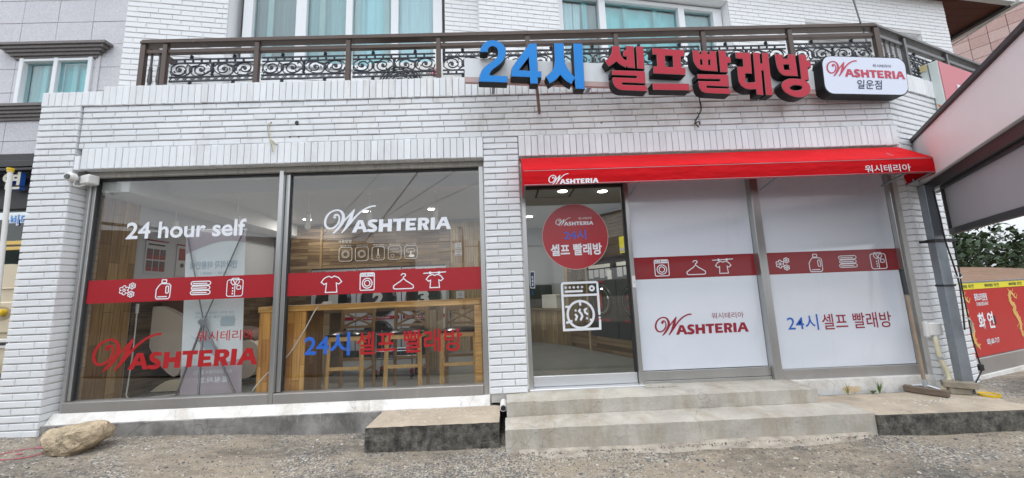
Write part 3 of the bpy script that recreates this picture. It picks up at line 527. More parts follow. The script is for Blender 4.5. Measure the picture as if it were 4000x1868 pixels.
# red sprayed ring on the paving
mb = MB()
for k in range(60):
    a0, a1 = 2*PI*k/60, 2*PI*(k+1)/60; q = []
    for a, e in ((a0,-1),(a1,-1),(a1,1),(a0,1)):
        w = .017*(.7+.5*noise.noise(Vector((a*3,0,1))))
        x = -4.10+(.165+e*w)*math.cos(a); y = -.36+(.115+e*w)*math.sin(a); q.append((x,y,ground_at(x,y)+.004))
    if rs.random() > .06: mb.add(q, [(0,1,2,3)])
q = [(-4.11+.03*math.cos(t*1.26)*rs.uniform(.6,1.2), -.37+.02*math.sin(t*1.26), ground_at(-4.11,-.37)+.005) for t in range(5)]; mb.add(q, [(0,1,2,3,4)])
tag(struct(mb.obj('paint_ring', M['spray'])), 'faded red spray painted ring with a dot on the paving')

# ================================================= CONCRETE BLOCKS AND STEPS
def rough_box(x0,x1,y0,y1,z0,z1,name,parent,ms,amp=.006,n=26):
    # box whose faces are subdivided and slightly uneven; material 0 top, 1 sides
    mb = MB(); X = [x0+(x1-x0)*i/n for i in range(n+1)]; ny = max(3,int(n*(y1-y0)/(x1-x0))); Y_ = [y0+(y1-y0)*j/ny for j in range(ny+1)]; nz_ = 4; Zs = [z0+(z1-z0)*k/nz_ for k in range(nz_+1)]
    def P(x,y,z):
        v = Vector((x,y,z)); e = amp*noise.noise(v*5)+amp*.6*noise.noise(v*19)
        dx = 0 if x0<x<x1 else e; dy = 0 if y0<y<y1 else e
        top = abs(z-z1)<1e-6; edge = top and (abs(y-y0)<1e-6 or abs(x-x0)<1e-6 or abs(x-x1)<1e-6)
        return (x+dx*(1 if x>x0 else -1), y+dy, z+(e*.6 if top else 0)-(.006+.006*abs(noise.noise(v*9)) if edge else 0))
    def grid(A,B,f,mi,fl):
        mb.mi = mi; vs = [P(*f(a,b)) for b in B for a in A]; na = len(A)
        mb.add(vs, [((j*na+i,j*na+i+1,(j+1)*na+i+1,(j+1)*na+i) if fl else (j*na+i,(j+1)*na+i,(j+1)*na+i+1,j*na+i+1)) for j in range(len(B)-1) for i in range(na-1)])
    grid(X,Y_,lambda a,b:(a,b,z1),0,True); grid(X,Zs,lambda a,b:(a,y0,b),1,True); grid(Y_,Zs,lambda a,b:(x0,a,b),1,False); grid(Y_,Zs,lambda a,b:(x1,a,b),1,True)
    return mb.obj(name, ms, parent)
t = thing('entrance_steps', 'pale concrete double step below the glass door and white panels', 'steps', (1.4,-.3,.2))
rough_box(-.03,2.80,-.265,.16,.30,.53,'upper_step',t,[M['step'],M['step']])
rough_box(-.045,3.01,-.565,-.27,.05,.405,'lower_step',t,[M['step'],M['step']])
o = rough_box(-1.215,-.095,-.45,-.004,.05,.43,'concrete_block',None,[M['ctop'],M['mossy']]); tag(o, 'low concrete block with sandy top and blackened front below the right hand window', 'concrete block')
t = thing('concrete_platform', 'wide low concrete platform with black front at the right of the steps', 'concrete platform', (3.8,-.3,.1))
mb = MB(); top = [(3.014,-.575),(4.50,-.615),(4.36,-.396),(4.62,-.05),(4.62,-.01),(2.83,-.01),(2.83,-.262),(3.014,-.262)]
mb.poly([[(p[0],p[1]) for p in top]],0); mb.v = [(v[0],v[2],.385+.003*noise.noise(Vector((v[0]*3,v[2]*3,0)))) for v in mb.v]
mb.obj('top_face', M['ctop'], t)
mb = MB(); n = len(top)
for i in range(n):
    a, b = top[i], top[(i+1)%n]; k = max(1,int(math.dist(a,b)/.08)); vs = []
    for j in range(k+1):
        x, y = a[0]+(b[0]-a[0])*j/k, a[1]+(b[1]-a[1])*j/k; e = .007*noise.noise(Vector((x*7,y*7,1)))
        vs += [(x,y,.383),(x,y-.004+e,.376),(x,y-.008+e,.30),(x,y+e,.0)]
    mb.add(vs, [(4*j+r,4*j+4+r,4*j+5+r,4*j+1+r) for j in range(k) for r in range(3)])
mb.obj('side_face', M['mossy'], t)
# thin mortar apron in front of the steps
mb = MB(); vs = []; nn = 40
for i in range(nn+1):
    x = .06+2.9*i/nn; yb = -.563 if x < 3.02 else -.60; w = (.13+.08*noise.noise(Vector((x*1.7,0,0)))+.04*noise.noise(Vector((x*7,0,0)))+.05*(x/3.3))*min(1,(x-.05)*4,(3.0-x)*3+.05)
    for j in range(5):
        y = yb-w*j/4; vs.append((x,y,ground_at(x,y)+.022*(1-j/4)**2+.001-(.012 if j==4 else 0)-(.002 if j==3 else 0)))
mb.add(vs, [(5*i+j,5*i+5+j,5*i+6+j,5*i+1+j) for i in range(nn) for j in range(4)])
struct(mb.obj('mortar_apron', M['apron'], smooth=True))

# ================================================= THE SHOP BUILDING
B = thing('shop_building', 'white painted brick building with a laundry shop below and a railed balcony above', 'building', (0,0,.25))
F0 = ((0,0),0.); FR = ((4.28,0.),20.); FU = ((-4.45,.35),9.)
_bm = {}
def brick_mesh(kind, l, h, d, var, ma='brick'):
    key = (kind, round(l,3), round(h,3), var, ma)
    if key in _bm: return _bm[key]
    r = random.Random(hash((kind,round(l,3),var)) & 0xffff); c = .0045
    j = lambda a: r.uniform(-a,a)
    x, z = l/2, h/2
    vs = [(-x,d,-z),(x,d,-z),(x,d,z),(-x,d,z)] + [(-x+j(.001),c,-z+j(.001)),(x+j(.001),c,-z+j(.001)),(x+j(.001),c,z+j(.001)),(-x+j(.001),c,z+j(.001))] + [(-x+c+j(.001),j(.0012),-z+c*1.3),(x-c+j(.001),j(.0012),-z+c*1.3),(x-c+j(.001),j(.0012),z-c),(-x+c+j(.001),j(.0012),z-c)]
    fs = [(8,9,10,11),(4,5,9,8),(5,6,10,9),(6,7,11,10),(7,4,8,11),(0,1,5,4),(1,2,6,5),(2,3,7,6),(3,0,4,7)]
    me = bpy.data.meshes.new(kind); me.from_pydata(vs,[],fs); me.update(); _bm[key] = me; return me
BR = []   # (kind, l, h, d, frame, u, n, z, material, extra rotation)
CAMP = Vector((0,-3.76,1.5))
def put(kind, l, h, d, fr, u, z, n=0., ma='brick', rot=0.): BR.append((kind,l,h,d,fr,u,n,z,ma,rot))
rb = random.Random(11)
def course(fr, u0, u1, z, first, n=0., ma='brick', kind='brick', d=.06, step=.23):
    # one row of stretchers from u0 to u1, the first brick cut to 'first'
    u = u0; l = first
    while u < u1-.02:
        e = min(u+l, u1)
        if u1-e < .035: e = u1
        put(kind, e-u-.0042, .0562, d, fr, (u+e)/2, z+.0335+rb.uniform(-.0008,.0008), n+rb.uniform(-.0015,.0015), ma)
        u = e; l = step
CH = .067
ztop = 3.611
# left pillar: front and window side
for k in range(49):
    z = ztop-CH*(k+1); a = .14 if k%2 else .27
    course(F0, -4.815, -4.405, z, a, -.018)
for k in range(49):
    z = ztop-CH*(k+1)
    if z < 2.86: put('brick', .155, .0562, .05, ((-4.405,-.012),90.), .0815, z+.0335)
# upper band of wall between the two rows of upright bricks
for k in range(7):
    z = ztop-CH*(k+1); course(F0, -4.395, 4.28, z, (.23,.10,.19,.075,.21,.12,.17)[k] if k%2 else .23-.03*k%.2, 0., 'brickd' if False else 'brick')
# middle pillar
for k in range(39):
    z = 3.142-CH*(k+1); course(F0, -.19, .18, z, .25 if k%2 else .125, 0.)
    put('brick', .105, .0562, .04, ((.18,.0),90.), .056, z+.0335)
    if z < 2.86: put('brick', .105, .0562, .04, ((-.19,.11),-90.), .056, z+.0335)
# right pillar reveal and angled face
for k in range(47):
    z = 3.142-CH*(k+1)
    if z > .38: put('brick', .15, .0562, .04, ((4.28,.15),-90.), .0775, z+.0335)
for k in range(54):
    z = ztop-CH*(k+1)
    if z < .0: continue
    course(FR, .0, (.765 if k%2 else .745) if z < 2.9 else 2.6, z, (.125 if k%2 else .24), 0.)
# upright bricks
SP = .0687
def soldiers(fr, u0, u1, z, h, n=0., d=.1, ma='brick'):
    c = round((u1-u0)/SP); s = (u1-u0)/c
    for i in range(c): put('upright_brick', s-.0048, h, d, fr, u0+s*(i+.5), z+h/2+rb.uniform(-.002,.002), n+rb.uniform(-.002,.002), ma)
soldiers(F0, -4.20, 4.29, 3.614, .217, -.012, .16)
soldiers(F0, -4.82, -4.20, 3.614, .158, -.018, .16)
soldiers(F0, -4.345, -.19, 2.918, .222, -.010)
soldiers(F0, .185, 4.30, 2.918, .222, -.010)
soldiers(FR, .01, 2.4, 3.614, .217, -.012, .16)
put('upright_brick', .05, .15, .06, F0, -4.372, 2.985, -.02)
def wpos(b):
    (p, dg), u, n = b[4], b[5], b[6]; return Vector(frame(p,dg)(u,n,b[7]))
def size(b): return b[1]*b[2]/((wpos(b)-CAMP).length**2)*abs(math.cos(math.radians(b[4][1]))+.15)
singles = {}
for kind in ('brick','upright_brick'):
    L_ = sorted([b for b in BR if b[0]==kind], key=size, reverse=True)
    singles[kind] = (L_[:300], L_[300:])
for kind, (one, rest) in singles.items():
    for i, b in enumerate(one):
        ma_ = 'brickd' if ((b[4] is F0 or b[4] == F0) and b[7] > 3.14 and b[5] > -1.7 and rb.random() < (.75 if b[5] > .2 else .45)) else b[8]
        me = brick_mesh(kind, b[1], b[2], b[3], i%4, ma_)
        if not me.materials: me.materials.append(M[ma_])
        o = bpy.data.objects.new(kind, me); COL.objects.link(o); o.parent = B; o.location = wpos(b)-woff(B); o.rotation_euler = (0,0,math.radians(b[4][1]))
    if rest:
        mb = MB()
        for i, b in enumerate(rest):
            me = brick_mesh(kind, b[1], b[2], b[3], i%4); T = frame(b[4][0], b[4][1])
            mb.T = ident; mb.add([T(b[5]+v.co.x, b[6]+v.co.y, b[7]+v.co.z) for v in me.vertices], [tuple(p.vertices) for p in me.polygons])
        mb.obj('brickwork' if kind=='brick' else 'upright_brickwork', M['brick'], B, kind='stuff')
# mortar core behind all of it
mb = MB(); J = .017
mb.box(-4.80,-4.412,-.018+J,.16,.1,3.60); mb.box(-4.80,-4.47,.16,1.6,.1,3.60)
mb.box(-4.40,4.275,J,.10,3.15,3.615); mb.box(-4.19,4.27,J,.15,3.612,3.815); mb.box(-4.80,-4.19,-.004,.15,3.61,3.762)
mb.box(-4.34,-.2,.02,.09,2.93,3.148); mb.box(.19,4.27,.02,.09,2.93,3.148)
mb.box(-.178,.168,J,.14,.45,3.149)
mb.obj('wall_core', M['mortar'], B)
mb = MB(frame(*FR)); mb.box(.012,.71,J,.6,.25,3.62); mb.box(.70,2.6,J,.5,2.75,3.8); mb.box(0.012,.7,J,.15,3.61,3.8); mb.obj('wall_core', M['mortar'], B)
mb = MB(); mb.box(4.291,4.30,.02,.15,.385,3.1); mb.obj('reveal_core', M['mortar'], B)
# strip of dirty render beside window frames
for bx in ((-4.403,-4.372,.135,.149,.50,2.90),(-.20,-.186,.10,.148,.5,2.9),(.184,.20,.09,.148,.49,2.9)):
    mb = MB(); mb.box(*bx); mb.obj('joint_render', M['plaster'], B)
# balcony floor and ceiling slab over the shop, roof over the upper storey
mb = MB(); mb.box(-4.75,4.3,.16,3.0,3.60,3.70); mb.add([(4.3,.16,3.6),(8.3,1.9,3.6),(8.3,3,3.6),(4.3,3,3.6),(4.3,.16,3.7),(8.3,1.9,3.7),(8.3,3,3.7),(4.3,3,3.7)],[(0,3,2,1),(4,5,6,7),(0,1,5,4),(1,2,6,5),(2,3,7,6),(3,0,4,7)])
mb.obj('balcony_floor', M['plaster'], B)
# grey plinth, white curb
rough_box(-4.42,-.10,0.0,.12,.05,.425,'plinth',B,[M['conc'],M['conc']],.004,60)
mb = MB(); mb.add([(-4.40,.02,.42),(-.19,.02,.42),(-.19,.085,.505),(-4.40,.085,.505),(-4.40,.02,.40),(-.19,.02,.40),(-.19,.15,.505),(-4.40,.15,.505)],[(0,1,2,3),(4,5,1,0),(3,2,6,7),(1,5,6,2),(0,3,7,4)])
mb.obj('window_curb', M['plaster'], B)
mb = MB(); mb.box(2.83,4.285,.05,.16,.37,.515); mb.obj('window_curb', M['plaster'], B)
# lintel underside board above the window
mb = MB(); mb.box(-4.36,-.195,.10,.17,2.862,2.925); mb.obj('window_header', mat('weathered header', (.46,.44,.40), .7, var=.1, dirt=(.15,.12,.09), dscale=5, dstretch=(4,1,.5)), B)

# ---- left shop window
W = thing('shop_window', 'wide two pane shop window with white and red lettering and red icon band at the left', 'window', (-2.3,.15,.5))
mb = MB(); mb.cbox(-4.372,-4.335,.105,.20,.505,2.86,.003); mb.cbox(-4.332,-4.30,.125,.19,.605,2.84,.003)
mb.cbox(-2.362,-2.318,.085,.20,.50,2.875,.004); mb.cbox(-2.315,-2.272,.13,.19,.605,2.84,.004)
mb.cbox(-.252,-.202,.10,.20,.50,2.86,.004); mb.obj('frame', M['steel'], W)
mb = MB(); mb.box(-4.30,-2.362,.14,.18,2.834,2.862); mb.box(-2.272,-.252,.14,.18,2.834,2.862); mb.box(-4.30,-4.285,.14,.18,.61,2.834); mb.box(-2.272,-2.258,.14,.18,.61,2.834); mb.obj('gasket', M['dark'], W)
mb = MB(); mb.cbox(-4.335,-2.364,.088,.20,.505,.600,.003); mb.cbox(-2.316,-.254,.088,.20,.505,.600,.003); mb.obj('sill_panel', M['steeld'], W)
for a, b in ((-4.29,-2.364),(-2.26,-.254)):
    mb = MB(); mb.box(a,b,.150,.156,.600,2.836); mb.obj('pane', M['glass'], W)
yb = .1485
mb = MB(); mb.box(-4.335,-2.364,yb,.1496,1.545,1.780); mb.box(-2.268,-.254,yb,.1496,1.545,1.780); mb.obj('red_band', M['film'], W)
mb = MB()
for n_, kd in (('i_fl1','fl'),('i_bo1','bo'),('i_to1','to'),('i_sh1','sh'),('i_ts1','ts'),('i_wm1','wm'),('i_ha1','ha'),('i_lt1','lt')): icon(mb, kd, DATA[n_], .1465, .0085 if kd in ('sh','fl') else .0105)
mb.obj('icons', M['white'], W)
mb = MB(); text(mb, '24 hour self', DATA['hour'], .147, .022); mb.obj('lettering', M['white'], W, label='white English lettering')
mb = MB(); d = DATA['l_white']; logo(mb, d[0], d[1], d[2], .147); mb.obj('logo', M['white'], W, label='white swash logo')
mb = MB(); d = DATA['l_red']; logo(mb, d[0], d[1], d[2], .147); mb.obj('logo', M['redt'], W, label='red swash logo')
mb = MB(); text(mb, '워시테리아', DATA['gwash'], .147, .004); mb.obj('lettering', M['redt'], W, label='small red Korean lettering')
mb = MB(); text(mb, '24시', DATA['g24'], .147, .022); mb.obj('lettering', M['bluee'], W, label='blue Korean lettering')
mb = MB(); text(mb, '셀프 빨래방', DATA['gself'], .147, .016); mb.obj('lettering', M['redt'], W, label='red Korean lettering')

# ---- glass door
Dr = thing('glass_door', 'glass entrance door with round red sticker and white dryer outline sticker', 'door', (.77,.15,.52))
mb = MB(); mb.cbox(.196,.243,.10,.20,.50,2.88,.003); mb.cbox(1.305,1.347,.09,.20,.50,2.88,.003); mb.obj('frame', M['steel'], Dr)
mb = MB(); mb.cbox(.247,1.301,.135,.175,.548,.648,.003); mb.obj('bottom_rail', M['alu'], Dr)
mb = MB(); mb.box(.243,1.305,.13,.19,2.60,2.90); mb.box(.256,1.292,.136,.139,.556,.561); mb.box(1.284,1.301,.137,.170,.65,2.60); mb.obj('gasket', M['dark'], Dr)
mb = MB(); mb.box(.247,1.284,.150,.157,.648,2.60); mb.obj('pane', M['glassd'], Dr)
mb = MB(); mb.cbox(.20,1.34,.04,.2,.505,.545,.004); mb.obj('threshold', M['alu'], Dr)
mb = MB(); mb.add([(.30,.30,.548),(1.27,.30,.548),(1.25,.52,.549),(.36,.52,.549)],[(0,1,2,3)]); o=mb.obj('door_mat_strip', M['dark'], Dr)
c = DATA['circle']; cx, cz, R = (c[0]+c[1])/2, (c[2]+c[3])/2, (c[1]-c[0])/2
mb = MB(); mb.poly([arc(cx,cz,R,0,354,60)], .1490); mb.obj('round_sticker', mat('sticker rim', (.55,.40,.38), .5), Dr)
mb = MB(); mb.poly([arc(cx,cz,R-.006,0,354,60)], .1484); ro = mb.obj('sticker_face', mat('red sticker', (.40,.012,.02), .35, coat=.3), Dr)
mb = MB(); text(mb,'워시테리아',DATA['c_wash'],.147,.006); d = DATA['l_circle']; logo(mb,d[0],d[1],d[2],.1474); text(mb,'셀프 빨래방',DATA['c_self'],.147,.03); mb.obj('lettering', M['white'], Dr)
mb = MB(); text(mb,'24시',DATA['c_24'],.147,.022); mb.obj('lettering', mat('violet blue lettering',(.10,.13,.58),.5), Dr, label='blue 24 hour lettering')
mb = MB(); x0, x1, z0, z1 = .577, .970, 1.084, 1.572; w = .024
def S(P_, cl=False, ww=w, k=[0]): k[0] += 1; mb.ribbon([(x0+p[0]*(x1-x0), z0+p[1]*(z1-z0)) for p in P_], ww, .1482-.0001*k[0], cl)
S(arc(.93,.955,.045,0,90,4)+arc(.07,.955,.045,90,180,4)+[(.02,.02),(.97,.02),(.98,.2)]); S([(.975,.93),(.975,.32)]); S(arc(.975,.25,.012,0,300,6,.012),True,.014)
S([(.04,.735),(.93,.735)]); S([(.11,.82),(.56,.82)],False,.022)
for q in (.1,.21,.32,.43,.54): S(arc(q+.02,.905,.014,0,300,6,.012),True,.014)
S(arc(.82,.87,.055,0,345,14,.045),True,.020); S(arc(.48,.33,.345,0,354,40,.28),True)
S([(.48,.62),(.48,.53)]); S([(.10,.50),(.17,.50)]); S([(.10,.17),(.19,.185),(.23,.2)]); S([(.76,.2),(.73,.215)])
S([(.47,.435),(.44,.40),(.50,.34),(.52,.29),(.47,.22)],False,.022); S([(.64,.445),(.59,.42),(.60,.37),(.66,.33)],False,.022); S([(.34,.33),(.38,.29),(.34,.22)],False,.022)
S(arc(.35,.415,.012,0,300,6),True,.014); S(arc(.64,.245,.012,0,300,6),True,.014)
mb.obj('dryer_sticker', M['white'], Dr)
mb = MB(); mb.box(.258,.305,.1478,.1495,1.532,1.706); mb.mi = 1; mb.box(.262,.301,.1470,.1477,1.538,1.700); text(mb, '미\n세\n요', (.272,.291,1.56,1.66), .1465, .02); mb.m[-len(text_mesh('미\n세\n요',.02)[1]):] = [0]*len(text_mesh('미\n세\n요',.02)[1]); mb.obj('side_sticker', [M['white'],M['navy']], Dr)
mb = MB(); mb.cbox(1.308,1.344,.080,.089,1.50,1.62,.002); mb.mi = 1; mb.lathe((1.326,.079,1.555),[(.008,0),(.008,.002)],10,'y'); mb.obj('key_switch', [M['whitep'],M['zinc']], Dr)

# ---- white filmed panels
Pn = thing('panel_window', 'pair of white filmed window panels with dark red icon band right of the door', 'window', (2.75,.15,.5))
mb = MB(); mb.cbox(2.664,2.700,.075,.2,.50,2.90,.004); mb.cbox(2.712,2.768,.10,.2,.50,2.90,.004); mb.cbox(4.214,4.262,.10,.2,.50,2.90,.004); mb.cbox(4.264,4.279,.12,.2,.50,2.9,.003); mb.obj('frame', M['steel'], Pn)
mb = MB(); mb.box(2.70,2.712,.12,.19,.5,2.9); mb.box(1.347,2.664,.16,.2,2.64,2.92); mb.box(2.768,4.214,.16,.2,2.64,2.92); mb.obj('gasket', M['dark'], Pn)
mb = MB(); mb.cbox(1.349,2.662,.118,.2,.565,.652,.002); mb.cbox(1.349,2.662,.112,.2,.500,.561,.002); mb.obj('sill_panel', M['steel'], Pn)
mb = MB(); mb.cbox(2.77,4.213,.115,.2,.510,.612,.003); mb.obj('sill_panel', M['steeld'], Pn)
for a, b, z in ((1.352,2.660,.658),(2.775,4.210,.618)):
    mb = MB(); mb.box(a,b,.150,.160,z,2.645); mb.obj('white_panel', M['whitef'], Pn)
    mb = MB(); mb.box(a,b,.1488,.1497,1.580,1.812); mb.obj('red_band', M['filmr'], Pn)
mb = MB()
for n_, kd in (('i_wm2','wm'),('i_ha2','ha'),('i_lt2','lt'),('i_fl2','fl'),('i_bo2','bo'),('i_to2','to'),('i_sh2','sh')): icon(mb, kd, DATA[n_], .1475, .009)
mb.obj('icons', M['white'], Pn)
mb = MB(); text(mb,'워시테리아',DATA['p_wash'],.148,.0); d = DATA['l_panel']; logo(mb,d[0],d[1],d[2],.1485); mb.obj('logo', M['wine'], Pn)
mb = MB(); text(mb,'24시',DATA['p_24'],.148,.004); mb.obj('lettering', M['bluee'], Pn, label='blue 24 hour lettering')
mb = MB(); text(mb,'셀프 빨래방',DATA['p_self'],.148,.006); mb.obj('lettering', M['wine'], Pn, label='dark red Korean lettering')
mb = MB(); mb.box(1.32,1.62,-.02,.11,.531,.540); tag(mb.obj('flat_stone_slab', M['step']), 'thin grey cement slab on the top step below the door frame', 'slab')

# ---- upper storey
TU = frame(*FU)
LU = (8.39+4.45)/math.cos(math.radians(9))   # length along the wall
sx = lambda x: (x+4.45)/math.cos(math.radians(9))
w1a, w1b, w1c = sx(-3.377), sx(-.72), sx(-.25); w2a, w2b = sx(.93), sx(3.80); n1, n2 = sx(5.25), sx(7.72)
Z0, Z1 = 3.65, 7.4
solid = [(0,w1a,Z0,Z1,0),(w1a,w1c,Z0,4.5,.12),(w1b,w1c,4.5,Z1,.12),(w1c,w2a,Z0,Z1,0),(w2a,w2b,6.1,Z1,0),(w2b,n1,Z0,Z1,0),(n1,n2,Z0,4.6,0),(n1,n2,5.87,Z1,0),(n2,LU,Z0,Z1,0),(n1,n2,4.6,5.87,.35)]
mbc = MB(TU); mbb = MB(TU); ru = random.Random(9)
for a, b, z0, z1, n_ in solid:
    mbc.box(a,b,n_+.008,n_+.3,z0,z1)
    k0 = math.ceil((z0-Z0)/.069)
    k = k0
    while Z0+(k+1)*.069 <= z1+.02:
        z = Z0+k*.069; u = a; l = (.23 if k%2 else .115)+ru.uniform(-.02,.02)
        while u < b-.02:
            e = min(u+l,b); e = b if b-e < .04 else e; q = n_+ru.uniform(-.002,.002); c_ = .004
            mbb.add([(u+.003,q+c_,z+.004),(e-.003,q+c_,z+.004),(e-.003,q+c_,z+.064),(u+.003,q+c_,z+.064),(u+.003+c_,q,z+.004+c_),(e-.003-c_,q,z+.004+c_),(e-.003-c_,q,z+.064-c_),(u+.003+c_,q,z+.064-c_),(u+.003,q+.02,z+.004),(e-.003,q+.02,z+.004),(e-.003,q+.02,z+.064),(u+.003,q+.02,z+.064)],
                    [(4,5,6,7),(0,1,5,4),(1,2,6,5),(2,3,7,6),(3,0,4,7),(8,9,1,0),(9,10,2,1),(10,11,3,2),(11,8,0,3)])
            u = e; l = .23+ru.uniform(-.012,.012)
        k += 1
mbc.box(-.0,.02,.3,3.2,3.2,Z1)
mbc.box(LU-.02,LU,.3,4,3.2,Z1); mbc.box(0,LU,.31,4,Z1,Z1+.05); mbc.box(.1,LU-.1,1.6,1.7,3.7,Z1)
mbc.obj('upper_wall', M['umortar'], B); mbb.obj('upper_brickwork', M['ubrick'], B, kind='stuff')
# reveals
for bx in ((w1a-.02,w1a+.004,.02,.30,4.5,Z1),(w2b-.004,w2b+.02,.02,.3,3.8,6.1),(w1c-.004,w1c+.02,.02,.13,4.5,Z1),(n2-.003,n2+.02,.02,.36,4.6,5.87),(n1,n2,.02,.36,5.865,5.89),(w2a,w2b,.02,.3,6.095,6.12)):
    mb = MB(TU); mb.box(*bx); mb.obj('reveal', M['ubrick'], B)
def upper_window(a, b, z0, z1, n_, posts, panes, name='window', rail=None):
    wnd = MB(TU)
    for p, w_ in posts: wnd.cbox(p-w_/2,p+w_/2,n_,n_+.10,z0,z1,.004)
    wnd.box(a,b,n_+.006,n_+.10,z0-.06,z0); wnd.box(a,b,n_+.006,n_+.10,z1,z1+.06)
    w = wnd.obj(name, M['pvc'], B)
    for (u0,u1,mt) in panes:
        g = MB(TU); g.box(u0,u1,n_+.06,n_+.066,z0,z1); g.obj('pane', M['glassu'], w)
        c_ = MB(TU); K_ = 14
        vs = []
        for i in range(K_+1): u = u0+(u1-u0)*i/K_; vs += [(u,n_+.14+.012*math.sin(i*2.1),z0),(u,n_+.14+.012*math.sin(i*2.1),z1)]
        c_.add(vs,[(2*i,2*i+2,2*i+3,2*i+1) for i in range(K_)]); c_.obj('curtain', mt, w)
    return w
nW = .16
pu = [sx(-3.235)-.0, sx(-2.60), sx(-2.0), sx(-1.405), sx(-.82)]
w = upper_window(w1a, w1b+.02, 4.62, 7.0, nW, [(pu[0],.11),(pu[1],.13),(pu[2],.085),(pu[3],.10),(pu[4],.13)], [(pu[0],pu[1],M['curtd']),(pu[1],pu[2],M['curt']),(pu[2],pu[3],M['teall']),(pu[3],pu[4],M['curtw'])])
mb = MB(TU)
for u in (sx(-3.0),sx(-2.36),sx(-1.9),sx(-1.52)): mb.cbox(u-.035,u+.035,nW+.075,nW+.10,4.62,7.0,.003)
mb.obj('inner_sash', mat('inner sash profile', (.50,.52,.50), .5), w)
qu = [sx(1.0), sx(1.68), sx(3.045), sx(3.70)]
w = upper_window(w2a, w2b, 4.05, 6.0, .14, [(qu[0],.09),(qu[1],.11),(qu[2],.11),(qu[3],.16)], [(qu[0],qu[1],M['curtd']),(qu[1],qu[2],M['teal']),(qu[2],qu[3],M['curt'])])
mb = MB(TU); mb.cbox(sx(1.42)-.04,sx(1.42)+.04,.225,.25,4.05,6.0,.003); mb.cbox(sx(2.1)-.03,sx(2.1)+.03,.225,.25,4.05,6.0,.003); mb.cbox(sx(2.62)-.03,sx(2.62)+.03,.225,.25,4.05,6.0,.003); mb.obj('inner_sash', mat('teal inner sash', (.18,.50,.50), .5), w)
mb = MB(TU); vs=[]
for i in range(9): vs += [(sx(1.05)+.028*i*(1 if True else 0),.26+.015*(i%2),4.05),(sx(1.05)+.040*i,.26+.015*(i%2),5.98)]
mb.add(vs,[(2*i,2*i+2,2*i+3,2*i+1) for i in range(8)]); mb.obj('tied_curtain', M['curtw'], w)
# small window in the side niche
w = upper_window(n1+.3, n2-.3, 4.7, 5.6, .30, [(n1+.35,.08),((n1+n2)/2,.08),(n2-.35,.08)], [(n1+.35,(n1+n2)/2,M['teall']),((n1+n2)/2,n2-.35,M['curt'])])
# eave
mb = MB(); ev = [(6.2,1.93),(9.87,2.50),(9.87,5.2),(8.42,5.2),(8.42,2.39),(6.2,2.05)]
E_ = B
for j in range(15):
    y0 = 2.38+.2*j; mb2 = MB(); mb2.cbox(8.36,9.78,y0+.004,y0+.196,6.602,6.63,.003); mb2.obj('soffit_board', M['soffit'], B)
mb = MB(frame((6.2,1.93),8.7)); mb.box(-8,3.62,-.10,.0,6.56,6.86); mb.box(-8,3.7,-.15,.0,6.86,6.95); mb.obj('eave_band', M['eave'], B)
mb = MB(frame((9.87,2.5),90)); mb.box(-.12,4,-.12,.0,6.56,6.86); mb.obj('eave_band', M['eave'], B)
mb = MB(); mb.box(9.76,9.865,2.5,5.2,6.55,6.60); mb.obj('soffit_trim', M['trim'], B)
mb = MB(frame((6.2,1.93),8.7)); mb.box(-8,3.6,0,.2,6.61,6.66); mb.obj('soffit', M['soffit'], B)
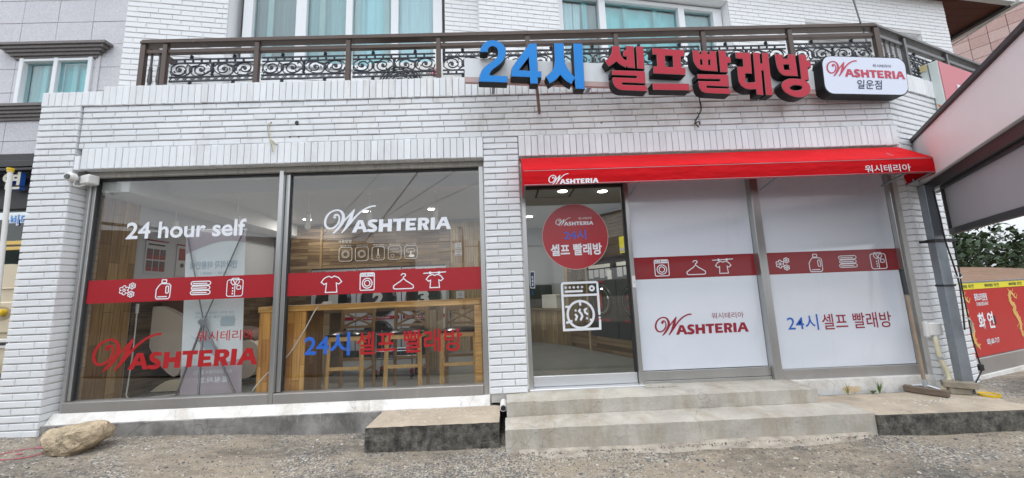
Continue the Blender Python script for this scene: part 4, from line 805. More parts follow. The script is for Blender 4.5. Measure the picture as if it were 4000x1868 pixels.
# ================================================= BALCONY RAILING
RL = thing('balcony_railing', 'dark brown metal balcony railing with black wrought scroll panels above the shop', 'railing', (0,.1,3.7))
def scroll_panel_mesh(hw=.46):
    m = MB(); r = .0075
    def T_(P, w=r, k=3): P3 = [(p[0],0,p[1]) for p in resample([tuple(q) for q in P],k)]; m.tube(P3, w, 5)
    def bar(z, w=.006): m.box(-hw,hw,-.008,.008,z-w,z+w)
    bar(4.195); bar(4.150); bar(3.985); bar(3.935)
    for k in range(9): x = -hw+.092*(k+.65); m.lathe((x,0,4.172),[(.006,-.02),(.011,-.01),(.012,0),(.011,.01),(.006,.02)],6)
    for k in range(11):
        x = -hw+.084*(k+.5); T_([(x-.042,3.94),(x-.03,3.965),(x,3.978),(x+.03,3.965),(x+.042,3.94)],.0045,2); T_([(x-.042,3.978),(x-.02,3.95),(x,3.943),(x+.02,3.95),(x+.042,3.978)],.0035,2)
    for x in (-.235,.235):
        for z in (4.20,3.893): m.lathe((x,0,z),[(.008,0),(.022,.01),(.012,.02),(.02,.032),(.008,.045)],8)
    for sg in (-1,1):
        # outer spiral
        cx, cz = sg*.355, 4.075
        def spiral(cx,cz,r0,r1,a0,turns,sgn,sy=.8):
            return [(cx+(r0+(r1-r0)*t/18)*math.cos(math.radians(a0+sgn*360*turns*t/18)), cz+sy*(r0+(r1-r0)*t/18)*math.sin(math.radians(a0+sgn*360*turns*t/18))) for t in range(19)]
        T_(spiral(cx,cz,.012,.098,0,1.55,sg),r,2); T_(spiral(sg*.125,cz-.005,.012,.090,180,1.45,-sg),r,2)
        m.lathe((cx,0,cz),[(.019,-.007),(.019,.007)],10,'y'); m.lathe((sg*.125,0,cz-.005),[(.017,-.007),(.017,.007)],10,'y')
        T_([(sg*.452,4.10),(sg*.40,4.14),(sg*.30,4.146),(sg*.25,4.12),(sg*.20,4.10),(sg*.12,4.142),(sg*.03,4.12)],.006)
        T_([(sg*.455,4.06),(sg*.44,4.02),(sg*.36,3.995),(sg*.27,4.01),(sg*.235,4.06),(sg*.22,4.11),(sg*.16,4.115)],.007)
        T_([(sg*.235,4.05),(sg*.20,4.00),(sg*.12,3.998),(sg*.05,4.03),(sg*.02,4.06)],.007)
        T_([(sg*.235,4.09),(sg*.27,4.125),(sg*.285,4.10)],.006); T_([(sg*.235,4.04),(sg*.27,4.01),(sg*.285,4.03)],.006); T_([(sg*.02,4.1),(sg*.05,4.135),(sg*.07,4.11)],.006); T_([(sg*.44,4.0),(sg*.42,4.03),(sg*.38,4.01)],.005)
        m.cbox(sg*.235-.016,sg*.235+.016,-.010,.010,4.045,4.095,.004)
        for q in ((.30,4.055),(.19,4.07),(.41,4.05),(.085,4.03)): m.lathe((sg*q[0],0,q[1]),[(.003,-.012),(.010,0),(.003,.012)],6)
    m.lathe((0,0,3.995),[(.006,0),(.02,.012),(.008,.025),(.018,.04),(.02,.09),(.012,.10),(.02,.14),(.014,.152)],8)
    return m
pm = scroll_panel_mesh(); po = pm.obj('scroll_panel', M['iron'], RL); po.location = Vector((-3.17,.1,0))-woff(RL); pme = po.data
pts_x = [-3.67+1.0028*k for k in range(9)]
flip = [0,0,0,1,1,1,0,1]
def place_panel(x, y, ang, fl, first=False):
    o = po if first else po.copy()
    if not first: COL.objects.link(o); o.parent = RL
    # a panel fitted upside down is turned about its own length
    o.rotation_euler = (PI if fl else 0, 0, math.radians(ang)); zc = (3.893+4.245)/2
    o.location = Vector((x,y,2*zc if fl else 0))-woff(RL)
for k in range(8): place_panel(pts_x[k]+.5014, .1, 0, flip[k], k == 0)
FRr = frame((4.352,.1),20.)
def rail_post(T, u, top=4.36, mt='brown', w=.045):
    m = MB(T); m.cbox(u-w/2,u+w/2,-.045,.0,3.74,top,.002); m.obj('post', M[mt], RL)
for x in [-3.91]+pts_x[:-1]: rail_post(frame((0,.1),0), x, 4.36, 'brown', .05 if x > -3.9 else .055)
rail_post(frame((0,.1),0), pts_x[-1]+.01, 4.36, 'brown', .06)
m = MB(frame((0,.1),0)); m.cbox(-3.94,4.36,-.055,.045,4.365,4.40,.006); m.cbox(-3.94,4.36,-.040,.035,4.40,4.428,.008); m.obj('top_rail', M['brown'], RL)
m = MB(frame((0,.1),0)); m.cbox(-3.93,4.35,-.030,.02,4.262,4.305,.002); m.obj('mid_rail', M['brown'], RL)
m = MB(FRr); m.cbox(.0,7.6,-.055,.045,4.365,4.40,.006); m.cbox(.0,7.6,-.04,.035,4.40,4.428,.008); m.obj('top_rail', M['browng'], RL)
m = MB(FRr); m.cbox(.02,7.6,-.030,.02,4.262,4.305,.002); m.obj('mid_rail', M['browng'], RL)
ur = [.58+1.0028*k for k in range(7)]
for u in ur: rail_post(FRr, u, 4.36, 'browng')
for k in range(6): p = FRr(ur[k]+.5014, 0, 0); place_panel(p[0], p[1], 20, k%2)
def baluster(x, y):
    m = MB(); m.lathe((x,y,3.72),[(.012,0),(.012,.10),(.02,.11),(.012,.125),(.02,.14),(.012,.155),(.02,.17),(.014,.185),(.022,.23),(.016,.34),(.02,.36),(.012,.37),(.018,.385),(.011,.40),(.011,.545)],8); m.obj('baluster', M['browng'], RL)
for x in (-3.84,-3.75): baluster(x, .1)
for i in range(4): p = FRr(.11+.115*i,0,0); baluster(p[0],p[1])
m = MB(); m.box(-3.935,-3.93,.10,.75,3.75,3.79); m.cbox(-3.94,-3.89,.15,.8,4.365,4.428,.004); m.obj('side_rail', M['brown'], RL)

# air conditioner outdoor unit on the balcony
A = thing('outdoor_unit', 'white air conditioner outdoor unit behind the balcony railing', 'air conditioner', (-1.1,.55,3.7))
m = MB(); m.cbox(-1.62,-.60,.56,.90,3.75,4.41,.012); m.obj('casing', M['whitep'], A)
m = MB(); m.mi = 0
m.lathe((-1.22,.554,4.06),[(.30,0),(.30,.008)],36,'y'); m.obj('fan_opening', M['dark'], A)
m = MB()
for i in range(9): m.ribbon([(-1.22+p[0],4.06+p[1]) for p in arc(0,0,.05+.03*i,0,352,30)], .006, .545, True, .549)
for k in range(18): a = k*2*PI/18; m.ribbon([(-1.22+.05*math.cos(a),4.06+.05*math.sin(a)),(-1.22+.29*math.cos(a+.3),4.06+.29*math.sin(a+.3))], .005, .5425, False, .5445)
m.obj('fan_grille', M['whitep'], A)
m = MB(); m.poly([arc(-.79,4.255,.052,0,350,24)], .5525); m.mi = 1; m.ribbon([(-.79+p[0],4.255+p[1]) for p in arc(0,0,.034,10,280,12)], .006, .5515); m.ribbon([(-.79,4.272),(-.79,4.24),(-.775,4.24)], .006, .5512); m.obj('badge', [mat('badge red',(.42,.02,.06),.4),M['whitep']], A)

# ================================================= SIGNS
sdeg = 4.0; TS = frame((-.25,-.46), sdeg)
G_ = thing('letter_sign', 'raised blue and red Korean letter sign on a white backing board', 'sign', (1.7,-.35,3.4))
m = MB(TS); bk = [(-.075,3.815),(3.74,3.732),(3.73,3.474),(-.075,3.560)]
m.poly([[(-.075,3.815),(3.74,3.732),(3.73,3.523),(-.075,3.612)]], .10, .135); m.mi = 1; m.poly([[(-.075,3.6118),(3.73,3.5228),(3.73,3.474),(-.075,3.560)]], .101, .135); m.obj('backing_board', [M['signw'],M['signpink']], G_)
names = ['digit two','digit four','si','sel','peu','ppal','rae','bang']
def smooth_ring(r):
    # round the traced outline a little where its corners are shallow
    out = []; n = len(r)
    for i in range(n):
        a, b, c_ = Vector(r[i-1]), Vector(r[i]), Vector(r[(i+1)%n]); d1, d2 = (b-a), (c_-b)
        ang = abs(d1.angle(d2)) if d1.length and d2.length else 0
        if .12 < ang < .75 and min(d1.length,d2.length) > .008:
            out += [tuple(b-d1*.25), tuple(b*.9+(a+c_)*.05), tuple(b+d2*.25)]
        else: out.append(tuple(b))
    return out
def shrink(r, e):
    n = len(r); ar = sum(r[i][0]*r[(i+1)%n][1]-r[(i+1)%n][0]*r[i][1] for i in range(n)); s = 1 if ar > 0 else -1; out = []
    for i in range(n):
        a, b, c_ = Vector(r[i-1]), Vector(r[i]), Vector(r[(i+1)%n]); d1 = (b-a).normalized(); d2 = (c_-b).normalized()
        nn = Vector((-d1.y-d2.y, d1.x+d2.x)); nn = nn.normalized() if nn.length > 1e-6 else Vector((-d1.y,d1.x)); k = 1/max(.5, nn.dot(Vector((-d1.y,d1.x))))
        out.append(tuple(b+nn*s*e*k))
    return out
for gi, groups in enumerate(DATA['SL']):
    fm, sm, tm = MB(TS), MB(TS), MB(TS); blue = gi < 3
    for rings in groups:
        rr = [smooth_ring([tuple(p) for p in r]) for r in rings]
        sm.poly(rr, .003, .092)
        ins = [shrink(rr[0], .0035)]+[shrink(r, -.0035) for r in rr[1:]]
        tm.poly(ins, -.0005); fm.poly([shrink(rr[0], .0065)]+[shrink(r,-.0065) for r in rr[1:]], -.003)
    lt = sm.obj('letter', M['lside'], G_, label=('blue' if blue else 'red')+' raised letter'); 
    tm.obj('trim', M['bluet' if blue else 'rede'], lt).location = (0,0,0); fm.obj('letter_face', M['blue' if blue else 'redl'], lt)
m = MB()
def strut(p, q, r=.014): m.tube([p,q], r, 4)
p = TS(.64,.12,3.53); m.tube([p,(.425,-.012,3.41)],.016,4); m.tube([(.425,-.014,3.45),(.425,-.014,3.385)],.014,4); m.obj('support_arm', M['rust'], G_)
m = MB(TS)
for u in (.2,1.2,2.3,3.3): m.box(u,u+.03,.135,.40-.06*u,3.60-.02*u,3.63-.02*u)
m.obj('rear_bracket', M['galv'], G_)
m = MB()
p0_ = TS(2.30,.06,3.41)
for off in (0,.012): m.tube(resample([p0_,(2.12+off,-.10,3.33),(2.10-off,-.03,3.24),(2.115+off,-.03,3.17)],6), .004, 5)
m.tube(resample([(2.09,-.03,3.25),(2.13,-.04,3.29),(2.12,-.04,3.34)],4),.004,5); m.tube(resample([(2.08,-.03,3.21),(2.13,-.03,3.235),(2.14,-.03,3.2)],4),.006,5)
tag(m.obj('hanging_wire', M['wire']), 'short black twisted cable hanging under the red sign letters', 'cable')

Q = thing('lightbox_sign', 'white rounded lightbox sign with red swash logo at the right end of the letters', 'sign', TS(4.15,0,3.40))
m = MB(TS)
tl, tr_, br, bl = [Vector(p) for p in DATA['SB']]
def bil(u, v): return tuple((bl*(1-u)+br*u)*(1-v)+(tl*(1-u)+tr_*u)*v)
def rb_ring(e, rad=.10): return [bil((p[0])/.99, (p[1])/.44) for p in rrect(e,e,.99-e,.44-e,rad,7)]
m.poly([rb_ring(0)], .001, .11); m.obj('casing', M['lside'], Q)
m = MB(TS); m.poly([rb_ring(.009)], -.002); m.obj('face', M['signface'], Q)
m = MB(TS); d = DATA['SBlogo']; logo(m, d[0][0], d[1][0], d[0][1], -.004, (d[1][1]-d[0][1])/(d[1][0]-d[0][0])); m.obj('logo', mat('sign red lettering',(.50,.02,.06),.4), Q)
def skewtext(m, body, P, y, off):
    # P: bottom-left, top-left, bottom-right, top-right
    vs, fs, _ = text_mesh(body, off); a, b, c_, d_ = [Vector(p) for p in P]
    m.add([(*( (a*(1-u)+c_*u)*(1-v)+(b*(1-u)+d_*u)*v ),) for u,v in vs], fs)
    n = len(vs); k = len(m.v)-n
    return k
def sign_text(body, P, off, mt):
    vs, fs, _ = text_mesh(body, off); a, b, c_, d_ = [Vector(p) for p in P]; mm = MB(TS); q = []
    for u, v in vs: w = (a*(1-u)+c_*u)*(1-v)+(b*(1-u)+d_*u)*v; q.append((w.x,-.004,w.y))
    mm.add(q, fs); mm.obj('lettering', mt, Q)
sign_text('워시테리아', DATA['SBw'], .004, M['navy']); sign_text('일운점', DATA['SBi'], .012, M['navy'])

# ================================================= AWNING
Aw = thing('red_awning', 'red cloth awning with white lettering over the glass door and white panels', 'awning', (2.25,-.15,2.45))
m = MB(); bl_, bt = (.205,-.012,2.885), (4.285,-.012,2.895)
nA = 40; vs = []
def front(i): x = .208+(4.307-.208)*i/nA; return x
for i in range(nA+1):
    x = front(i); xb = .207+(4.272-.207)*i/nA
    sag = .008*math.sin(i*.45)+.005*math.sin(i*1.3)
    vs += [(xb,-.014,2.888),(xb*.5+x*.5,-.15,2.782-.006+sag),(x,-.283,2.672+sag*.3),(x,-.287,2.60+sag*.5),(x,-.283,2.512+.006*(i/nA))]
m.add(vs, [(5*i+j,5*i+j+1,5*i+6+j,5*i+5+j) for i in range(nA) for j in range(4)])
m.obj('canopy_cloth', M['awn'], Aw)
for xb, x in ((.207,.208),(4.272,4.307)):
    m = MB(); m.add([(xb,-.014,2.888),(x,-.283,2.672),(x,-.283,2.512),(xb,-.014,2.455)],[(0,1,2,3)])
    o = m.obj('side_flap', M['awn'], Aw); md = o.modifiers.new('thick','SOLIDIFY'); md.thickness = .003
m = MB(); m.tube([(.215,-.275,2.52),(4.30,-.275,2.525)],.010,6); m.tube([(.215,-.275,2.66),(4.30,-.275,2.665)],.010,6)
for x in (.22,1.33,2.70,4.0,4.27): m.tube([(x,-.275,2.52),(x,-.02,2.46)],.009,6); m.tube([(x,-.275,2.66),(x,-.02,2.86)],.009,6)
m.obj('awning_frame', M['galv'], Aw)
m = MB(); text(m,'워시테리아',DATA['a_wash'],-.2885,.012); d = DATA['l_awn']; logo(m,d[0],d[1],d[2]+.005,-.2885); m.obj('lettering', M['white'], Aw)
for x in (4.05,4.15,4.24): m = MB(); m.tube(resample([(x,-.12,2.50),(x+.01,-.12,2.46),(x+.02,-.11,2.47),(x+.015,-.1,2.49)],3),.004,5); m.obj('hook', M['zinc'], Aw)

# security camera
C = thing('security_camera', 'white security camera fixed at the top left corner of the shop window', 'camera', (-4.33,.05,2.8))
m = MB(frame((-4.30,.06),-18)); m.cbox(-.045,.085,-.06,.04,2.765,2.865,.012); m.obj('housing', M['whitep'], C)
m = MB(); m.lathe((-4.385,-.045,2.828),[(.036,-.03),(.045,-.01),(.045,.03),(.030,.05)],18,'y'); m.obj('dome', M['whitep'], C)
m = MB(); m.lathe((-4.377,-.078,2.822),[(.026,-.006),(.026,.004)],18,'y'); m.obj('lens', M['bdoor'], C)
m = MB(); m.tube(resample([(-4.36,-.02,2.79),(-4.36,-.03,2.75),(-4.33,-.02,2.735),(-4.29,.02,2.76)],5),.004,6); m.obj('cable', M['whitep'], C)
# hanging coloured cable and small holes in the wall
Cb = thing('loose_cable', 'loose green and yellow cable hanging from a hole in the brick band', 'cable', (-2.4,-.01,3.2))
for mt, dx in (('green',0),('yellow',.008),('zinc',-.007)):
    m = MB(); m.tube(resample([(-2.425,.005,3.38),(-2.44+dx,-.03,3.33),(-2.425+dx,-.03,3.22),(-2.39+dx*2,-.03,3.15),(-2.33+dx,-.03,3.11),(-2.35,-.03,3.13),(-2.40-dx*2,-.03,3.16),(-2.385+dx,-.03,3.10),(-2.37+dx,-.03,3.035)],5),.0018,5); m.obj('strand', M[mt], Cb)
for x, z, w_, h_ in ((-2.155,3.365,.035,.032),(-2.22,3.21,.016,.010),(-2.13,3.205,.011,.009),(-2.425,3.372,.012,.012)):
    m = MB(); rr = [(x+w_*.7*math.cos(a*.785)*(.8+.3*((a*7)%3)/3), z+h_*.7*math.sin(a*.785)) for a in range(8)]; m.poly([rr], -.0035, .02)
    tag(m.obj('wall_hole', M['dark'], B))
m = MB()
for x, z in ((1.09,3.27),(1.09,3.11),(.505,3.02),(2.06,3.09)): m.lathe((x,-.006,z),[(.004,0),(.012,.004),(.012,.03)],8,'y')
m.obj('anchor_bolt', M['rust'], B)
# drain pipe end
m = MB(); m.lathe((-.062,-.20,.46),[(.026,0),(.030,.0),(.030,.19)],16,'y'); m.mi = 1; m.lathe((-.062,-.202,.46),[(.024,0),(.024,.001)],16,'y'); tag(m.obj('drain_pipe', [M['whitep'],M['dark']]), 'open end of a white drain pipe beside the steps under the middle pillar', 'pipe')

# rock
m = MB(); nn, mm_ = 22, 14; vs = []
prof = [(-3.99,.455,.385,.012),(-3.94,.475,.36,.07),(-3.88,.492,.31,.10),(-3.82,.500,.275,.125),(-3.75,.508,.262,.135),(-3.68,.520,.268,.14),(-3.60,.530,.285,.14),(-3.53,.528,.33,.13),(-3.47,.515,.365,.105),(-3.435,.48,.39,.07),(-3.42,.45,.42,.012)]
prof = [(-3.99+(p[0]+3.99)*.87,)+p[1:] for p in prof]; prof = resample(prof, 3)
for i, (x, zt, zb, hw) in enumerate(prof):
    zc, hh = (zt+zb)/2, (zt-zb)/2
    for k in range(mm_):
        a = 2*PI*k/mm_; ca, sa = math.cos(a), math.sin(a); s_ = lambda t, p: math.copysign(abs(t)**p, t)
        v = Vector((x, -.30+hw*s_(ca,.6), zc+hh*s_(sa,.7))); e = noise.noise(v*9)*.012+noise.noise(v*26)*.006; w0 = noise.voronoi(v*7)[0]; e2 = (w0[1]-w0[0])*.05; nv = Vector((0,ca,sa)); vs.append((v.x+e*.4, v.y+e+nv.y*e2*.8, v.z+e*.7+nv.z*(e2-.01)*.9))
m.add(vs, [(mm_*i+k, mm_*i+(k+1)%mm_, mm_*(i+1)+(k+1)%mm_, mm_*(i+1)+k) for i in range(len(prof)-1) for k in range(mm_)]+[tuple(range(mm_))[::-1], tuple(mm_*(len(prof)-1)+k for k in range(mm_))])
tag(m.obj('rock', M['rock']), 'long sandy boulder lying on the paving in front of the left window', 'rock')

# squeegee leaning on the right frame
S_ = thing('floor_squeegee', 'long handled floor squeegee with a worn wooden head leaning beside the right pillar', 'squeegee', (3.99,-.18,.39))
a, b = Vector((4.055,-.015,1.56)), Vector((3.985,-.10,.49))
m = MB(); m.tube([a,a+(b-a)*.22],.020,10); m.lathe(tuple(a),[(.020,-.01),(.021,.02),(.010,.035)],10); m.obj('grip', M['black'], S_)
m = MB(); m.tube([a+(b-a)*.21,b],.0155,10); m.obj('handle', M['handle'], S_)
m = MB(); m.tube([b+Vector((0,0,.03)),b-Vector((0,.0,.05))],.021,10); m.tube([(3.93,-.03,.452),(3.985,-.105,.470),(4.03,-.19,.448)],.010,6); m.obj('socket', M['zinc'], S_)
m = MB(frame((3.895,.02),-60)); m.cbox(0,.30,-.03,.03,.388,.452,.008); m.obj('head', M['broomw'], S_)
# outdoor socket and hose
V = thing('outdoor_tap_box', 'white outlet box with a pale yellow hose on the right brick pillar', 'outlet box', (4.17,-.03,.9))
m = MB(); m.cbox(4.20,4.33,-.05,.0,.915,1.04,.010); m.cbox(4.17,4.21,-.035,.0,.90,1.05,.008); m.obj('box', M['whitep'], V)
m = MB(); m.tube(resample([(4.25,-.035,.915),(4.235,-.045,.86),(4.24,-.05,.70),(4.27,-.06,.58),(4.265,-.07,.50),(4.21,-.08,.43),(4.17,-.09,.43)],6),.019,10); m.obj('hose', M['hose'], V)
m = MB(); m.tube([(4.25,-.035,.92),(4.247,-.037,.885)],.024,10); m.tube([(4.238,-.05,.715),(4.24,-.05,.69)],.022,10); m.obj('clamp', M['zinc'], V)
# stacked planks/stones beside the column
for i, (x, y, z, a, l_, lb) in enumerate(((4.20,-.09,.388,-25,.15,'lower short grey timber offcut beside the steel column'),(4.18,-.075,.447,-38,.22,'upper grey timber offcut balanced beside the steel column'))):
    m = MB(frame((x,y),a)); m.cbox(0,l_,-.05,.05,z,z+.055,.004); tag(m.obj('timber_offcut', mat('grey timber',(.27,.235,.18),.9,var=.3,vscale=14,bump=(60,.5,.004))), lb, 'wood block')
# yellow tin at the far right
m = MB(); cx_, cy_ = 4.425,-.235; g0 = .386
m.lathe((cx_,cy_,g0),[(.066,0),(.069,.012),(.071,.022),(.066,.022),(.063,.006)],28); m.mi = 1; m.lathe((cx_,cy_,g0+.010),[(.062,-.002),(.062,-.001)],24); o = m.obj('yellow_tin', [M['yellow'],M['creamd']]); tag(o, 'shallow round yellow tin on the concrete beside the steel column', 'tin')
# weeds in the joint
def weed(x, y, z, n, h, mt, label, spread=.05):
    r = random.Random(int(x*1000)); m = MB()
    for i in range(n):
        a = r.uniform(0,6.28); L_ = h*r.uniform(.55,1.1); dx = spread*math.cos(a)*r.uniform(.3,1.2); dy = -abs(spread*.6*math.sin(a)); w = .0035
        P_ = [(x,y,z),(x+dx*.4,y+dy*.4,z+L_*.6),(x+dx,y+dy,z+L_)]
        m.add([(P_[0][0]-w,P_[0][1],P_[0][2]),(P_[0][0]+w,P_[0][1],P_[0][2]),(P_[1][0]+w,P_[1][1],P_[1][2]),(P_[1][0]-w,P_[1][1],P_[1][2]),(P_[2][0],P_[2][1],P_[2][2])],[(0,1,2,3),(3,2,4)])
    tag(m.obj('weed', M[mt]), label, 'weed')
weed(3.305,-.008,.386,9,.12,'grassw','thin yellowish grass blade tuft growing under the right panel near the rust stain')
weed(3.55,-.01,.386,26,.045,'leafw','small bushy green weed growing under the right white panel',.06)
weed(3.62,-.008,.386,14,.13,'leafw','taller spindly green weed right of the bushy one under the white panel',.06)

# ================================================= LEFT NEIGHBOUR
N_ = thing('granite_building', 'grey granite clad neighbouring building with a small white framed window', 'building', (-8,2.2,.3))
rn = random.Random(2); cnt = 0
wx0,wx1,wz0,wz1 = -8.10,-6.90,4.86,5.74
m = MB(); m.box(-13,wx0,2.22,4.5,3.85,9.5); m.box(wx1,-4.55,2.22,4.5,3.85,9.5); m.box(wx0,wx1,2.22,4.5,3.85,wz0); m.box(wx0,wx1,2.22,4.5,wz1,9.5); m.box(wx0,wx1,2.9,4.5,wz0,wz1); m.obj('wall_core', M['gap'], N_)
tiles = MB(); tw, th = .60, .43
z = 3.84; k = 0
_tm = {}
while z < 8.6:
    x = -4.60-tw*(.0 if True else .5)
    while x > -11.5:
        x0, x1 = x-tw, x
        if not (x1 > wx0 and x0 < wx1 and z+th > wz0 and z < wz1):
            key = 'full'
            if key not in _tm:
                g = MB(); g.cbox(-tw/2+.004,tw/2-.004,0,.02,-th/2+.004,th/2-.004,.002); _tm[key] = g
                o = g.obj('granite_panel', M['gran'], N_); me = o.data; o.location = Vector((x-tw/2,2.2,z+th/2))-woff(N_)
            else:
                o = bpy.data.objects.new('granite_panel', me); COL.objects.link(o); o.parent = N_; o.location = Vector((x-tw/2,2.2+rn.uniform(-.001,.001),z+th/2))-woff(N_)
        else:
            for a0,a1,b0,b1 in ((x0,min(x1,wx0),z,z+th),(max(x0,wx1),x1,z,z+th),(max(x0,wx0),min(x1,wx1),z,min(z+th,wz0)),(max(x0,wx0),min(x1,wx1),max(z,wz1),z+th)):
                if a1-a0 > .03 and b1-b0 > .03: g = MB(); g.cbox(a0+.003,a1-.003,2.2,2.22,b0+.003,b1-.003,.002); g.obj('granite_panel', M['gran'], N_)
        x -= tw
    z += th; k += 1
w = MB(); w.cbox(wx0,wx1,2.17,2.3,wz1-.06,wz1,.006); w.cbox(wx0,wx1,2.17,2.3,wz0,wz0+.06,.006)
for x in (wx0+.03,wx0+.60,wx1-.03): w.cbox(x-.035,x+.035,2.165,2.3,wz0,wz1,.006)
w = w.obj('window', M['pvc'], N_)
g = MB(); g.box(wx0+.06,wx0+.57,2.24,2.245,wz0,wz1); g.obj('pane', M['glassu'], w)
g = MB(); g.box(wx0+.63,wx1-.06,2.22,2.225,wz0,wz1); g.obj('pane', M['glassu'], w)
g = MB(); vs = []
for i in range(21): vs += [(wx0+.05+.55*i/20,2.32+.015*math.sin(i*2),wz0),(wx0+.05+.55*i/20,2.32+.015*math.sin(i*2),wz1)]
g.add(vs,[(2*i,2*i+2,2*i+3,2*i+1) for i in range(20)]); g.obj('curtain', M['curt'], w)
g = MB(); g.box(wx0+.6,wx1,2.32,2.33,wz0,wz1); g.obj('inner_pane', M['teal'], w); g = MB(); g.cbox(wx0+.78,wx0+.86,2.28,2.31,wz0,wz1,.004); g.cbox(wx0+.28,wx0+.36,2.28,2.31,wz0,wz1,.004); g.obj('inner_sash', mat('pale teal sash',(.35,.62,.62),.4), w)
for (a,b_,z_, nm) in ((-8.42,-6.60,5.90,'cornice'),(-8.75,-6.95,4.80,'sill_moulding'),(-8.3,-6.5,7.30,'sill_moulding')):
    g = MB(); steps_ = [(0,.02,0),(.04,.05,.04),(.07,.09,.05),(.10,.13,.05)]
    for j in range(5): e = .03*j; g.cbox(a+.22-.055*j if True else a, b_-.22+.055*j, 2.2-.03-.028*j, 2.2, z_-.16+.05*j-.02, z_-.16+.05*j+.03, .004)
    g.obj(nm, M['grand'], N_)
g = MB(); g.cbox(-6.85,-6.78,2.185,2.2,4.9,5.78,.002); g.obj('side_trim', M['gran'], N_)
# its ground floor: dark fascia, letters, shopfront
Sg = thing('neighbour_shop_sign', 'dark shop fascia with raised blue and white letters left of the brick pillar', 'sign', (-7.6,1.9,3.2))
g = MB(); g.cbox(-12,-6.4,1.95,2.15,3.05,3.95,.01); g.cbox(-12,-6.4,1.86,1.95,3.70,3.80,.006); g.cbox(-12,-6.4,1.80,1.9,3.62,3.66,.006); g.obj('fascia_board', M['trim'], Sg)
def raised(body, box, y, mf, ms, off=.03, dep=.06):
    vs, fs, _ = text_mesh(body, off)
    a = MB(); x0,x1,z0,z1 = box
    a.add([(x0+u*(x1-x0),y,z0+v*(z1-z0)) for u,v in vs], fs)
    o = a.obj('letter', [ms,mf], Sg); md = o.modifiers.new('d','SOLIDIFY'); md.thickness = dep; md.offset = 0
    a = MB(); a.add([(x0+u*(x1-x0),y-dep/2-.003,z0+v*(z1-z0)) for u,v in vs], fs); a.obj('letter_face', mf, o)
raised('연', (-7.60,-7.33,3.33,3.60), 1.86, mat('cream letter face',(.55,.52,.42),.5), M['bluee'])
raised('수', (-8.0,-7.72,3.30,3.62), 1.86, M['bluee'], M['bluee'])
g = MB(); g.cbox(-12,-5.2,2.6,2.7,.2,3.05,.01); g.obj('shop_interior_wall', mat('dim shop interior',(.035,.06,.055),.7,var=.3), Sg)
g = MB(); g.box(-12,-6.3,2.0,2.006,.3,3.05); g.obj('shopfront_glass', M['glassd'], Sg)
g = MB(); text(g,'비디오',(-7.60,-7.15,2.82,2.97),1.99,.03); g.obj('window_lettering', mat('pale blue lettering',(.10,.30,.70),.5), Sg)
g = MB(); text(g,'비디오',(-7.62,-7.13,2.805,2.985),1.993,.075); g.obj('lettering_border', M['white'], Sg)
g = MB(); g.cbox(-8.4,-7.0,1.96,2.02,2.50,2.56,.004); g.cbox(-8.4,-7.0,1.96,2.02,2.42,2.47,.004); g.obj('brass_bar', mat('brass',(.75,.52,.16),.35,.4), Sg)
g = MB(); g.cbox(-7.35,-7.1,2.1,2.3,2.0,2.25,.01); g.obj('teal_box', M['teal'], Sg)
# flag pole, cream boiler cabinet
P_ = thing('white_pole', 'thin white pole with a yellow cap leaning left of the brick pillar', 'pole', (-4.97,0,.35))
m = MB(); m.tube([(-4.93,.02,.36),(-5.048,.0,2.92)],.019,12); m.obj('tube', M['whitep'], P_)
m = MB(); m.lathe((-5.049,0,2.915),[(.024,0),(.024,.022),(.027,.024),(.027,.042)],12); m.obj('cap', M['yellow'], P_)
K_ = thing('cream_cabinet', 'rounded cream cabinet with a yellow knob standing left of the brick pillar', 'cabinet', (-5.5,.45,.35))
m = MB(); pr = [(-6.0,.36)]+[(-6.0,1.75)]+arc(-5.75,1.75,.25,180,90,6)+arc(-5.28,1.80,.20,90,0,6)+[(-5.08,.36)]
m.poly([pr], .30, .75); m.obj('body', M['cream'], K_, bevel=.015)
m = MB(); m.cbox(-6.0,-5.08,.285,.30,1.735,1.745,.002); m.cbox(-5.95,-5.10,.27,.30,1.28,1.60,.012); m.obj('front_panel', M['cream'], K_)
m = MB(); m.poly([[(-5.28+.115*math.cos(t*.314),1.48+.075*math.sin(t*.314)) for t in range(20)]], .266,.272); m.obj('knob_recess', M['creamd'], K_)
m = MB(); m.lathe((-5.24,.235,1.49),[(.02,-.02),(.035,-.01),(.035,.03)],14,'y'); m.obj('knob', M['yellow'], K_)
m = MB(); m.cbox(-5.36,-5.10,.28,.30,1.12,1.22,.01); m.mi = 1; m.box(-5.25,-5.17,.276,.28,1.155,1.185); m.obj('display', [M['whitep'],M['ink']], K_)
m = MB()
for i in range(3): m.tube(resample([(-5.6,.25,1.02+.02*i),(-5.3,.22,.98+.03*i),(-5.18,.22,.90+.02*i),(-5.12,.24,.80)],5),.010,6)
m.obj('cables', M['metal'], K_)

# ================================================= RIGHT NEIGHBOUR
TR = frame((4.28,0),20.)
R_ = thing('restaurant_front', 'restaurant window with glossy red film and yellow strip right of the steel column', 'shopfront', (5.8,.5,.35))
m = MB(TR); m.box(.76,6,.06,.07,1.42,2.9); m.obj('pane', M['glassr'], R_)
m = MB(TR); m.cbox(.775,6,.045,.075,1.405,1.425,.003); m.obj('window_frame', M['galv'], R_)
m = MB(TR); m.box(.76,6,.9,.95,.2,3.4); m.obj('room_back', M['room'], R_)
m = MB(TR); m.box(.772,6,.050,.056,.602,1.332); m.obj('red_film', M['postred'], R_)
m = MB(TR); m.box(.772,6,.048,.056,1.335,1.405); m.obj('yellow_strip', M['yel2'], R_)
m = MB(TR)
for k in range(5):
    text(m,'중화요리전문점',(.80+.62*k,1.0+.62*k,1.352,1.388),.0455,.03); text(m,'화연',(1.03+.62*k,1.16+.62*k,1.348,1.392),.0455,.0)
